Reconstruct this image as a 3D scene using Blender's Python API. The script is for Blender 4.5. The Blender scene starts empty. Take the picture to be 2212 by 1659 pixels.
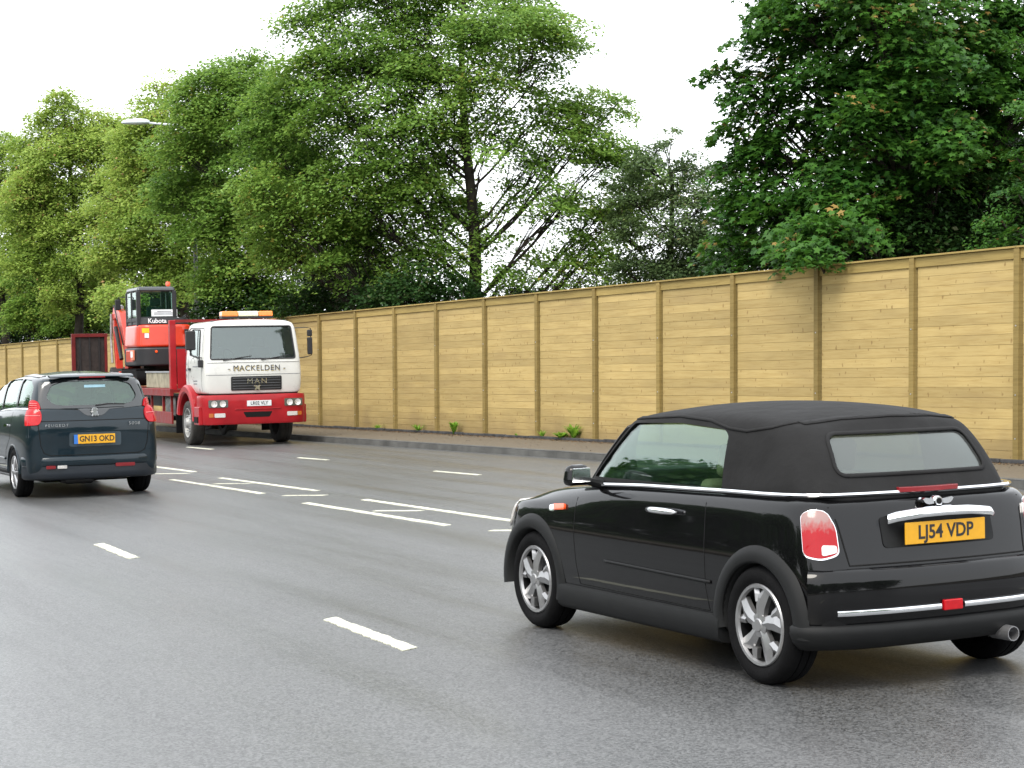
import bpy, bmesh, math, random
import numpy as np
from mathutils import Vector, Matrix
from mathutils.bvhtree import BVHTree

R_ = math.radians
scene = bpy.context.scene
COL = scene.collection

# ------------------------------------------------------------------ camera
CAM_H, PITCH, ROLL = 1.718838, -0.0145206, -0.0214860
FPX = 4006.98                                  # focal length in pixels of a 2212 px wide picture
def cam_axes():
    cp, sp = math.cos(PITCH), math.sin(PITCH)
    F = Vector((0, cp, sp)); U = Vector((0, -sp, cp)); R = Vector((1, 0, 0))
    c, s = math.cos(ROLL), math.sin(ROLL)
    return R * c + U * s, R * -s + U * c, F
RX, UX, FX = cam_axes()
cam = bpy.data.cameras.new('camera'); camo = bpy.data.objects.new('camera', cam); COL.objects.link(camo)
cam.sensor_width = 36; cam.lens = FPX / 2212 * 36; cam.clip_end = 3000; cam.clip_start = 0.1
M = Matrix((RX, UX, -FX)).transposed().to_4x4(); M.translation = Vector((0, 0, CAM_H))
camo.matrix_world = M
scene.camera = camo

# ------------------------------------------------------------------ sky, sun, exposure
SUN_EL, SUN_AZ = R_(52), R_(205)               # azimuth: clockwise from +Y
w = bpy.data.worlds.new('World'); scene.world = w; w.use_nodes = True
nt = w.node_tree; bg = nt.nodes['Background']
sky = nt.nodes.new('ShaderNodeTexSky'); sky.sky_type = 'NISHITA'; sky.sun_disc = False
sky.sun_elevation = SUN_EL; sky.sun_rotation = SUN_AZ; sky.dust_density = 6; sky.air_density = 1
mx = nt.nodes.new('ShaderNodeMixRGB'); mx.inputs[0].default_value = 0.86
mx.inputs[2].default_value = (9.6, 9.9, 10.2, 1)          # the bright even overcast
nt.links.new(sky.outputs[0], mx.inputs[1]); nt.links.new(mx.outputs[0], bg.inputs[0])
bg.inputs[1].default_value = 0.12
sl = bpy.data.lights.new('sun', 'SUN'); sl.energy = 1.3; sl.angle = R_(25); sl.color = (1, .95, .86)
so = bpy.data.objects.new('sun', sl); COL.objects.link(so)
sd = Vector((math.sin(SUN_AZ) * math.cos(SUN_EL), math.cos(SUN_AZ) * math.cos(SUN_EL), math.sin(SUN_EL)))
so.rotation_euler = sd.to_track_quat('Z', 'Y').to_euler()
so.location = (0, 0, 60)
vs = scene.view_settings; vs.view_transform = 'Standard'; vs.look = 'None'; vs.gamma = 1; vs.exposure = 1.1
scene.render.engine = 'CYCLES'
scene.cycles.max_bounces = 6; scene.cycles.transparent_max_bounces = 12

# ------------------------------------------------------------------ road frame
A0 = R_(116.6)
UD = Vector((math.cos(A0), math.sin(A0), 0)); RD = Vector((math.sin(A0), -math.cos(A0), 0))
def road(a, r, z=0.0): return UD * a + RD * r + Vector((0, 0, z))
KO = Vector((1.350025, 30.245885, 0)); KU = Vector((-0.50738984, 0.86171663, 0)); KT = Vector((0.86171663, 0.50738984, 0))
def kerb(s, t, z=0.0): return KO + KU * s + KT * t + Vector((0, 0, z))
def at(x, y, Y):                                # a point at forward distance Y seen at pixel x,y of a 2212 px wide frame
    d = FX + RX * ((x - 1106) / FPX) - UX * ((y - 829.5) / FPX)
    return Vector((0, 0, CAM_H)) + d * (Y / d.y)

# ------------------------------------------------------------------ materials
def new_mat(name):
    m = bpy.data.materials.new(name); m.use_nodes = True
    return m, m.node_tree, m.node_tree.nodes['Principled BSDF']
def N(nt, t, **k):
    n = nt.nodes.new(t)
    for a, b in k.items():
        if hasattr(n, a): setattr(n, a, b)
        else: n.inputs[a].default_value = b
    return n
def mat(name, col, rough=.5, metal=0, coat=0, spec=.5, var=.12, vscale=6, bump=0, bscale=60, rvar=0, emit=0, trans=0, ior=1.5):
    m, nt, p = new_mat(name)
    p.inputs['Roughness'].default_value = rough; p.inputs['Metallic'].default_value = metal
    p.inputs['Coat Weight'].default_value = coat; p.inputs['Coat Roughness'].default_value = .04
    p.inputs['Specular IOR Level'].default_value = spec; p.inputs['IOR'].default_value = ior
    tc = N(nt, 'ShaderNodeTexCoord')
    no = N(nt, 'ShaderNodeTexNoise'); no.inputs['Scale'].default_value = vscale; no.inputs['Detail'].default_value = 5
    nt.links.new(tc.outputs['Object'], no.inputs['Vector'])
    mr = N(nt, 'ShaderNodeMapRange'); mr.inputs[1].default_value = .3; mr.inputs[2].default_value = .7
    mr.inputs[3].default_value = 1 - var; mr.inputs[4].default_value = 1 + var
    nt.links.new(no.outputs[0], mr.inputs[0])
    vm = N(nt, 'ShaderNodeVectorMath', operation='SCALE'); vm.inputs[0].default_value = col[:3]
    nt.links.new(mr.outputs[0], vm.inputs['Scale']); nt.links.new(vm.outputs[0], p.inputs['Base Color'])
    if rvar:
        m2 = N(nt, 'ShaderNodeMapRange'); m2.inputs[1].default_value = .35; m2.inputs[2].default_value = .65
        m2.inputs[3].default_value = max(0, rough - rvar); m2.inputs[4].default_value = rough + rvar
        nt.links.new(no.outputs[0], m2.inputs[0]); nt.links.new(m2.outputs[0], p.inputs['Roughness'])
    if bump:
        n2 = N(nt, 'ShaderNodeTexNoise'); n2.inputs['Scale'].default_value = bscale; n2.inputs['Detail'].default_value = 4
        nt.links.new(tc.outputs['Object'], n2.inputs['Vector'])
        b = N(nt, 'ShaderNodeBump'); b.inputs['Strength'].default_value = bump; b.inputs['Distance'].default_value = .01
        nt.links.new(n2.outputs[0], b.inputs['Height']); nt.links.new(b.outputs[0], p.inputs['Normal'])
    if emit:
        p.inputs['Emission Color'].default_value = (*col[:3], 1); p.inputs['Emission Strength'].default_value = emit
    return m
def glass(name, tint, f0=.08, rough=.02, haze=.08, base=(.02, .03, .028)):
    """car glass: a mirror-like sheen over a tinted see-through sheet with a little milky haze"""
    m, nt, p = new_mat(name); nt.nodes.remove(p)
    out = nt.nodes['Material Output']; L = nt.links
    tr = N(nt, 'ShaderNodeBsdfTransparent'); tr.inputs[0].default_value = (*tint, 1)
    df = N(nt, 'ShaderNodeBsdfDiffuse'); df.inputs[0].default_value = (*base, 1)
    no = N(nt, 'ShaderNodeTexNoise'); no.inputs['Scale'].default_value = 3; tc = N(nt, 'ShaderNodeTexCoord'); L.new(tc.outputs['Object'], no.inputs['Vector'])
    hz = N(nt, 'ShaderNodeMapRange'); hz.inputs[3].default_value = haze * .6; hz.inputs[4].default_value = min(1, haze * 1.4); L.new(no.outputs[0], hz.inputs[0])
    m1 = N(nt, 'ShaderNodeMixShader'); L.new(hz.outputs[0], m1.inputs[0]); L.new(tr.outputs[0], m1.inputs[1]); L.new(df.outputs[0], m1.inputs[2])
    gl = N(nt, 'ShaderNodeBsdfGlossy'); gl.inputs['Roughness'].default_value = rough; gl.inputs[0].default_value = (.93, 1, .97, 1)
    lw = N(nt, 'ShaderNodeLayerWeight'); lw.inputs[0].default_value = .5
    pw = N(nt, 'ShaderNodeMath', operation='POWER'); pw.inputs[1].default_value = 4.5; L.new(lw.outputs['Facing'], pw.inputs[0])
    ma = N(nt, 'ShaderNodeMath', operation='MULTIPLY_ADD'); ma.inputs[1].default_value = 1 - f0; ma.inputs[2].default_value = f0; L.new(pw.outputs[0], ma.inputs[0])
    mx = N(nt, 'ShaderNodeMixShader'); L.new(ma.outputs[0], mx.inputs[0]); L.new(m1.outputs[0], mx.inputs[1]); L.new(gl.outputs[0], mx.inputs[2]); L.new(mx.outputs[0], out.inputs[0])
    return m

MT = {}
MT['black_paint'] = mat('black_paint', (.0035, .0035, .004), .35, 0, .7, .02, .1)
MT['blue_paint'] = mat('blue_paint', (.004, .0125, .019), .35, .2, .7, .15, .08)
MT['white_paint'] = mat('white_paint', (.56, .56, .535), .32, 0, .5, .5, .05, 3, rvar=.05)
MT['red_paint'] = mat('red_paint', (.32, .009, .014), .4, 0, .25, .25, .14, 4, rvar=.08)
MT['dull_red'] = mat('dull_red', (.19, .012, .012), .5, 0, .1, .3, .25, 5, rvar=.1)
MT['orange_paint'] = mat('orange_paint', (.56, .035, .008), .32, 0, .5, .5, .08, 4)
MT['canvas'] = mat('canvas', (.0105, .0105, .011), .9, 0, 0, .3, .25, 5, .9, 7)
MT['trim'] = mat('trim', (.009, .0095, .010), .6, 0, 0, .22, .1, 9, .15, 400)
MT['dark'] = mat('dark', (.006, .006, .006), .8, 0, 0, .2, .2)
MT['dark_metal'] = mat('dark_metal', (.02, .02, .021), .5, .3, 0, .5, .2)
MT['rubber'] = mat('rubber', (.004, .004, .0045), .85, 0, 0, .14, .25, 14, .3, 90)
MT['dusty_rubber'] = mat('dusty_rubber', (.045, .043, .040), .85, 0, 0, .3, .3, 8, .3, 90)
MT['chrome'] = mat('chrome', (.82, .83, .85), .12, 1, 0, .5, .03)
MT['alloy'] = mat('alloy', (.42, .42, .43), .32, .85, 0, .5, .1)
MT['dark_alloy'] = mat('dark_alloy', (.02, .02, .021), .45, .6, 0, .5, .2)
MT['steel_wheel'] = mat('steel_wheel', (.30, .30, .29), .5, .4, 0, .5, .3, 9)
MT['galv'] = mat('galv', (.42, .44, .46), .4, .5, 0, .5, .1)
MT['red_lens'] = mat('red_lens', (.42, .003, .008), .2, 0, .25, .3, .12, 30)
MT['deep_red'] = mat('deep_red', (.20, .006, .01), .3, 0, .6)
MT['white_lens'] = mat('white_lens', (.62, .60, .58), .15, .2, 1, .6, .2, 60)
MT['amber'] = mat('amber', (.85, .22, .01), .2, 0, 1, .5, .1, 30)
MT['orange_lens'] = mat('orange_lens', (.9, .09, .01), .2, 0, 1, .5, .1, 30)
MT['cream'] = mat('cream', (.70, .68, .50), .35, 0, .4, .5, .1, 20)
MT['yellow_plate'] = mat('yellow_plate', (.62, .31, .006), .4, 0, .2, .5, .05, 30)
MT['white_plate'] = mat('white_plate', (.62, .64, .66), .4, 0, .2, .5, .05, 30)
MT['blue_flash'] = mat('blue_flash', (.02, .13, .45), .4, 0, .2)
MT['ink'] = mat('ink', (.012, .012, .014), .5)
MT['gold'] = mat('gold', (.55, .45, .22), .5)
MT['slate'] = mat('slate', (.035, .045, .07), .45)
MT['white'] = mat('white', (.75, .76, .78), .4)
MT['yellow'] = mat('yellow', (.85, .50, .01), .4)
MT['beige_seat'] = mat('beige_seat', (.34, .28, .18), .8)
MT['grey_seat'] = mat('grey_seat', (.05, .055, .055), .8)
MT['dash'] = mat('dash', (.02, .02, .02), .7)
MT['ramp_red'] = mat('ramp_red', (.12, .010, .010), .5, 0, .1, .3, .25, 5, rvar=.1)
MT['board_metal'] = mat('board_metal', (.27, .245, .175), .7, 0, 0, .4, .35, 6, .2, 60)
MT['mesh_panel'] = mat('mesh_panel', (.03, .024, .022), .8, 0, 0, .3, .3, 10)
MT['glass_side'] = glass('glass_side', (.74, .86, .80), .085)
MT['glass_rear'] = glass('glass_rear', (.62, .66, .64), .07, .07, .35, (.12, .125, .125))
MT['glass_mpv'] = glass('glass_mpv', (.50, .66, .58), .08, .03, .12, (.06, .09, .08))
MT['glass_truck'] = glass('glass_truck', (.55, .62, .62), .11, .03, .15, (.09, .10, .10))
MT['frit'] = mat('frit', (.012, .015, .016), .12, 0, 1, .5, .1)
MT['lamp_grey'] = mat('lamp_grey', (.62, .66, .72), .4, .1)
MT['pole_grey'] = mat('pole_grey', (.06, .065, .06), .6, .1)
MT['bark'] = mat('bark', (.035, .030, .024), .9, 0, 0, .2, .4, 5, .6, 20)
MT['pale_bark'] = mat('pale_bark', (.075, .062, .050), .9, 0, 0, .2, .4, 5, .6, 20)

def leaf_mat(name, c1, c2, c3, trans=.35, rough=.5):
    m, nt, p = new_mat(name); out = nt.nodes['Material Output']
    at_ = N(nt, 'ShaderNodeAttribute', attribute_name='tint')
    cr = N(nt, 'ShaderNodeValToRGB'); e = cr.color_ramp.elements
    e[0].position = 0; e[0].color = (*c1, 1); e[1].position = .965; e[1].color = (*c2, 1)
    x = e.new(1.0); x.color = (*c3, 1)
    nt.links.new(at_.outputs['Fac'], cr.inputs[0])
    p.inputs['Roughness'].default_value = rough; p.inputs['Specular IOR Level'].default_value = .22
    nt.links.new(cr.outputs[0], p.inputs['Base Color'])
    tl = N(nt, 'ShaderNodeBsdfTranslucent')
    hs = N(nt, 'ShaderNodeHueSaturation'); hs.inputs['Value'].default_value = 1.3; hs.inputs['Hue'].default_value = .49
    nt.links.new(cr.outputs[0], hs.inputs['Color']); nt.links.new(hs.outputs[0], tl.inputs[0])
    mx = N(nt, 'ShaderNodeMixShader'); mx.inputs[0].default_value = trans
    nt.links.new(p.outputs[0], mx.inputs[1]); nt.links.new(tl.outputs[0], mx.inputs[2]); nt.links.new(mx.outputs[0], out.inputs[0])
    return m
MT['leaf_mid'] = leaf_mat('leaf_mid', (.074, .165, .026), (.24, .38, .072), (.26, .25, .05), .42)
MT['leaf_light'] = leaf_mat('leaf_light', (.14, .24, .038), (.38, .49, .11), (.34, .22, .09), .45)
MT['leaf_deep'] = leaf_mat('leaf_deep', (.016, .068, .010), (.066, .170, .020), (.30, .20, .06), .34)
MT['leaf_shaded'] = leaf_mat('leaf_shaded', (.010, .034, .008), (.030, .075, .014), (.05, .06, .02), .2)  # shade under the crowns put into the leaf colour
MT['leaf_grey'] = leaf_mat('leaf_grey', (.050, .090, .036), (.14, .21, .075), (.18, .17, .08), .38)
MT['leaf_weed'] = leaf_mat('leaf_weed', (.12, .26, .03), (.24, .42, .05), (.30, .33, .08), .4)
MT['litter'] = leaf_mat('litter', (.09, .05, .025), (.18, .11, .05), (.25, .20, .12), 0)

# asphalt
def asphalt(name, dark, light, stone=1.0, rough=.42, streaks=True, bump=.55):
    m, nt, p = new_mat(name); L = nt.links
    tc = N(nt, 'ShaderNodeTexCoord')
    fine = N(nt, 'ShaderNodeTexVoronoi'); fine.inputs['Scale'].default_value = 88
    L.new(tc.outputs['Object'], fine.inputs['Vector'])
    f2 = N(nt, 'ShaderNodeTexNoise'); f2.inputs['Scale'].default_value = 60; f2.inputs['Detail'].default_value = 6; f2.inputs['Roughness'].default_value = .7
    L.new(tc.outputs['Object'], f2.inputs['Vector'])
    big = N(nt, 'ShaderNodeTexNoise'); big.inputs['Scale'].default_value = .5; big.inputs['Detail'].default_value = 6
    L.new(tc.outputs['Object'], big.inputs['Vector'])
    mp = N(nt, 'ShaderNodeMapping'); mp.inputs['Scale'].default_value = (.06, 1.1, 1)
    L.new(tc.outputs['Object'], mp.inputs[0])
    st = N(nt, 'ShaderNodeTexNoise'); st.inputs['Scale'].default_value = 1.6; st.inputs['Detail'].default_value = 5
    L.new(mp.outputs[0], st.inputs['Vector'])
    # stone brightness
    sep = N(nt, 'ShaderNodeSeparateColor'); L.new(fine.outputs['Color'], sep.inputs[0])
    a = N(nt, 'ShaderNodeMath', operation='MULTIPLY_ADD'); a.inputs[1].default_value = .75; L.new(sep.outputs[0], a.inputs[0])
    a.inputs[2].default_value = -.05
    b = N(nt, 'ShaderNodeMath', operation='MULTIPLY_ADD'); b.inputs[1].default_value = .5; L.new(f2.outputs[0], b.inputs[0]); L.new(a.outputs[0], b.inputs[2])
    c = N(nt, 'ShaderNodeMath', operation='MULTIPLY_ADD'); c.inputs[1].default_value = .32; L.new(st.outputs[0], c.inputs[0]); L.new(b.outputs[0], c.inputs[2])
    d = N(nt, 'ShaderNodeMath', operation='MULTIPLY_ADD'); d.inputs[1].default_value = .22; L.new(big.outputs[0], d.inputs[0]); L.new(c.outputs[0], d.inputs[2])
    mr = N(nt, 'ShaderNodeMapRange'); mr.inputs[1].default_value = .38; mr.inputs[2].default_value = 1.22; L.new(d.outputs[0], mr.inputs[0])
    cr = N(nt, 'ShaderNodeMixRGB'); cr.inputs[1].default_value = (*dark, 1); cr.inputs[2].default_value = (*light, 1)
    L.new(mr.outputs[0], cr.inputs[0]); L.new(cr.outputs[0], p.inputs['Base Color'])
    rr = N(nt, 'ShaderNodeMapRange'); rr.inputs[1].default_value = .3; rr.inputs[2].default_value = .7
    rr.inputs[3].default_value = rough - .10; rr.inputs[4].default_value = rough + .12
    L.new(st.outputs[0], rr.inputs[0]); L.new(rr.outputs[0], p.inputs['Roughness'])
    p.inputs['Specular IOR Level'].default_value = .8
    bp = N(nt, 'ShaderNodeBump'); bp.inputs['Strength'].default_value = bump; bp.inputs['Distance'].default_value = .006
    L.new(b.outputs[0], bp.inputs['Height']); L.new(bp.outputs[0], p.inputs['Normal'])
    return m
MT['asphalt'] = asphalt('asphalt', (.013, .0135, .014), (.115, .117, .118), rough=.40, bump=.45)
MT['footway'] = asphalt('footway', (.040, .030, .018), (.125, .096, .058), rough=.8, bump=.3)
MT['kerbstone'] = mat('kerbstone', (.085, .085, .08), .75, 0, 0, .3, .3, 3, .3, 80)
MT['edging'] = mat('edging', (.05, .05, .052), .85, 0, 0, .3, .5, 7, .5, 60)
def worn_paint():
    m, nt, p = new_mat('line_paint'); L = nt.links; tc = N(nt, 'ShaderNodeTexCoord')
    n1 = N(nt, 'ShaderNodeTexNoise'); n1.inputs['Scale'].default_value = 45; n1.inputs['Detail'].default_value = 5; n1.inputs['Roughness'].default_value = .7
    n2 = N(nt, 'ShaderNodeTexNoise'); n2.inputs['Scale'].default_value = 2.2; n2.inputs['Detail'].default_value = 3
    L.new(tc.outputs['Object'], n1.inputs['Vector']); L.new(tc.outputs['Object'], n2.inputs['Vector'])
    ad = N(nt, 'ShaderNodeMath', operation='MULTIPLY_ADD'); ad.inputs[1].default_value = .6; L.new(n2.outputs[0], ad.inputs[0]); L.new(n1.outputs[0], ad.inputs[2])
    mr = N(nt, 'ShaderNodeMapRange'); mr.inputs[1].default_value = .86; mr.inputs[2].default_value = .98; L.new(ad.outputs[0], mr.inputs[0])
    mx = N(nt, 'ShaderNodeMixRGB'); mx.inputs[1].default_value = (.56, .56, .45, 1); mx.inputs[2].default_value = (.16, .16, .145, 1)
    L.new(mr.outputs[0], mx.inputs[0]); L.new(mx.outputs[0], p.inputs['Base Color']); p.inputs['Roughness'].default_value = .65
    bp = N(nt, 'ShaderNodeBump'); bp.inputs['Strength'].default_value = .5; bp.inputs['Distance'].default_value = .004; L.new(n1.outputs[0], bp.inputs['Height']); L.new(bp.outputs[0], p.inputs['Normal'])
    return m
MT['line_paint'] = worn_paint()
MT['soil'] = mat('soil', (.06, .05, .03), .95, 0, 0, .2, .4, 2, .6, 20)
MT['grass_ground'] = mat('grass_ground', (.05, .08, .025), .95, 0, 0, .2, .5, 2, .6, 30)

def wood(name, base, dark, knots=True):
    m, nt, p = new_mat(name); L = nt.links
    tc = N(nt, 'ShaderNodeTexCoord'); at_ = N(nt, 'ShaderNodeAttribute', attribute_name='tint')
    # shift the grain from board to board
    cm = N(nt, 'ShaderNodeCombineXYZ')
    ml = N(nt, 'ShaderNodeMath', operation='MULTIPLY'); ml.inputs[1].default_value = 57.0; L.new(at_.outputs['Fac'], ml.inputs[0])
    L.new(ml.outputs[0], cm.inputs[0]); L.new(ml.outputs[0], cm.inputs[1])
    ad = N(nt, 'ShaderNodeVectorMath', operation='ADD'); L.new(tc.outputs['Object'], ad.inputs[0]); L.new(cm.outputs[0], ad.inputs[1])
    mp = N(nt, 'ShaderNodeMapping'); mp.inputs['Scale'].default_value = (1.0, 1.0, 16); L.new(ad.outputs[0], mp.inputs[0])
    g = N(nt, 'ShaderNodeTexNoise'); g.inputs['Scale'].default_value = 2.2; g.inputs['Detail'].default_value = 7; g.inputs['Roughness'].default_value = .6
    g.inputs['Distortion'].default_value = .6; L.new(mp.outputs[0], g.inputs['Vector'])
    blot = N(nt, 'ShaderNodeTexNoise'); blot.inputs['Scale'].default_value = .9; blot.inputs['Detail'].default_value = 3; L.new(ad.outputs[0], blot.inputs['Vector'])
    mix1 = N(nt, 'ShaderNodeMixRGB'); mix1.inputs[1].default_value = (*dark, 1); mix1.inputs[2].default_value = (*base, 1)
    mr = N(nt, 'ShaderNodeMapRange'); mr.inputs[1].default_value = .28; mr.inputs[2].default_value = .56; L.new(g.outputs[0], mr.inputs[0]); L.new(mr.outputs[0], mix1.inputs[0])
    # board-to-board value and blotches
    v = N(nt, 'ShaderNodeMapRange'); v.inputs[3].default_value = .84; v.inputs[4].default_value = 1.12; L.new(at_.outputs['Fac'], v.inputs[0])
    v2 = N(nt, 'ShaderNodeMapRange'); v2.inputs[1].default_value = .3; v2.inputs[2].default_value = .7; v2.inputs[3].default_value = .88; v2.inputs[4].default_value = 1.07; L.new(blot.outputs[0], v2.inputs[0])
    vv = N(nt, 'ShaderNodeMath', operation='MULTIPLY'); L.new(v.outputs[0], vv.inputs[0]); L.new(v2.outputs[0], vv.inputs[1])
    sc = N(nt, 'ShaderNodeVectorMath', operation='SCALE'); L.new(mix1.outputs[0], sc.inputs[0]); L.new(vv.outputs[0], sc.inputs['Scale'])
    last = sc.outputs[0]
    if knots:
        mk = N(nt, 'ShaderNodeMapping'); mk.inputs['Scale'].default_value = (7.5, 1, 4.2); L.new(ad.outputs[0], mk.inputs[0])
        dn = N(nt, 'ShaderNodeTexNoise'); dn.inputs['Scale'].default_value = 3.5; L.new(mk.outputs[0], dn.inputs['Vector'])
        av = N(nt, 'ShaderNodeVectorMath', operation='MULTIPLY_ADD'); av.inputs[1].default_value = (.35, .35, .35)
        L.new(dn.outputs['Color'], av.inputs[0]); L.new(mk.outputs[0], av.inputs[2])
        vo = N(nt, 'ShaderNodeTexVoronoi', voronoi_dimensions='2D')
        sp = N(nt, 'ShaderNodeSeparateXYZ'); L.new(av.outputs[0], sp.inputs[0])
        cb = N(nt, 'ShaderNodeCombineXYZ'); L.new(sp.outputs[0], cb.inputs[0]); L.new(sp.outputs[2], cb.inputs[1])
        vo.inputs['Scale'].default_value = 1.0; L.new(cb.outputs[0], vo.inputs['Vector'])
        sc2 = N(nt, 'ShaderNodeSeparateColor'); L.new(vo.outputs['Color'], sc2.inputs[0])
        th = N(nt, 'ShaderNodeMapRange'); th.inputs[1].default_value = .35; th.inputs[2].default_value = 1; th.inputs[3].default_value = 0; th.inputs[4].default_value = .13
        L.new(sc2.outputs[0], th.inputs[0])
        sb = N(nt, 'ShaderNodeMath', operation='SUBTRACT'); L.new(th.outputs[0], sb.inputs[0]); L.new(vo.outputs['Distance'], sb.inputs[1])
        k = N(nt, 'ShaderNodeMapRange'); k.inputs[1].default_value = -.03; k.inputs[2].default_value = .03; k.inputs[3].default_value = 0; k.inputs[4].default_value = .6
        L.new(sb.outputs[0], k.inputs[0])
        m3 = N(nt, 'ShaderNodeMixRGB'); m3.inputs[2].default_value = (.16, .09, .03, 1); L.new(k.outputs[0], m3.inputs[0]); L.new(last, m3.inputs[1]); last = m3.outputs[0]
    if knots:
        sx = N(nt, 'ShaderNodeSeparateXYZ'); L.new(tc.outputs['Object'], sx.inputs[0])
        dn2 = N(nt, 'ShaderNodeTexNoise'); dn2.inputs['Scale'].default_value = 1.7; dn2.inputs['Detail'].default_value = 6; L.new(tc.outputs['Object'], dn2.inputs['Vector'])
        hh = N(nt, 'ShaderNodeMath', operation='MULTIPLY_ADD'); hh.inputs[1].default_value = -.9; L.new(dn2.outputs[0], hh.inputs[0]); L.new(sx.outputs[2], hh.inputs[2])
        dm = N(nt, 'ShaderNodeMapRange'); dm.inputs[1].default_value = -.45; dm.inputs[2].default_value = .05; dm.inputs[3].default_value = .6; dm.inputs[4].default_value = 0; L.new(hh.outputs[0], dm.inputs[0])
        m4 = N(nt, 'ShaderNodeMixRGB'); m4.inputs[2].default_value = (.17, .12, .06, 1); L.new(dm.outputs[0], m4.inputs[0]); L.new(last, m4.inputs[1]); last = m4.outputs[0]
        # greyed weather stains, long and low
        mw = N(nt, 'ShaderNodeMapping'); mw.inputs['Scale'].default_value = (.45, 1, 2.6); L.new(tc.outputs['Object'], mw.inputs[0])
        wn = N(nt, 'ShaderNodeTexNoise'); wn.inputs['Scale'].default_value = 1.3; wn.inputs['Detail'].default_value = 5; L.new(mw.outputs[0], wn.inputs['Vector'])
        wm = N(nt, 'ShaderNodeMapRange'); wm.inputs[1].default_value = .54; wm.inputs[2].default_value = .72; wm.inputs[3].default_value = 0; wm.inputs[4].default_value = .4; L.new(wn.outputs[0], wm.inputs[0])
        m5 = N(nt, 'ShaderNodeMixRGB'); m5.inputs[2].default_value = (.26, .185, .085, 1); L.new(wm.outputs[0], m5.inputs[0]); L.new(last, m5.inputs[1]); last = m5.outputs[0]
    L.new(last, p.inputs['Base Color']); p.inputs['Roughness'].default_value = .75; p.inputs['Specular IOR Level'].default_value = .25
    bp = N(nt, 'ShaderNodeBump'); bp.inputs['Strength'].default_value = .3; bp.inputs['Distance'].default_value = .004
    L.new(g.outputs[0], bp.inputs['Height']); L.new(bp.outputs[0], p.inputs['Normal'])
    return m
MT['pine'] = wood('pine', (.42, .315, .132), (.345, .245, .092))
MT['post_wood'] = wood('post_wood', (.24, .175, .06), (.17, .12, .038), False)
MT['rail_wood'] = wood('rail_wood', (.33, .245, .085), (.24, .17, .055), False)

# ------------------------------------------------------------------ object helpers
def tag(o, label=None, cat=None, group=None, kind=None):
    if label: o['label'] = label
    if cat: o['category'] = cat
    if group: o['group'] = group
    if kind: o['kind'] = kind
    return o
def empty(name, loc=(0, 0, 0), rz=0):
    o = bpy.data.objects.new(name, None); COL.objects.link(o); o.location = loc; o.rotation_euler = (0, 0, rz); o.empty_display_size = .3
    return o
def link(name, me, m, parent=None, smooth=True):
    o = bpy.data.objects.new(name, me); COL.objects.link(o)
    for k in (m if isinstance(m, (list, tuple)) else [m]): me.materials.append(k)
    if parent: o.parent = parent
    me.polygons.foreach_set('use_smooth', [smooth] * len(me.polygons))
    return o
def bake(o):                                     # apply modifiers
    bpy.context.view_layer.update()
    dg = bpy.context.evaluated_depsgraph_get()
    me = bpy.data.meshes.new_from_object(o.evaluated_get(dg)); old = o.data
    o.modifiers.clear(); o.data = me; bpy.data.meshes.remove(old)
    return o
def sharp(o, ang=35):
    o.data.set_sharp_from_angle(angle=R_(ang)); return o

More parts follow.
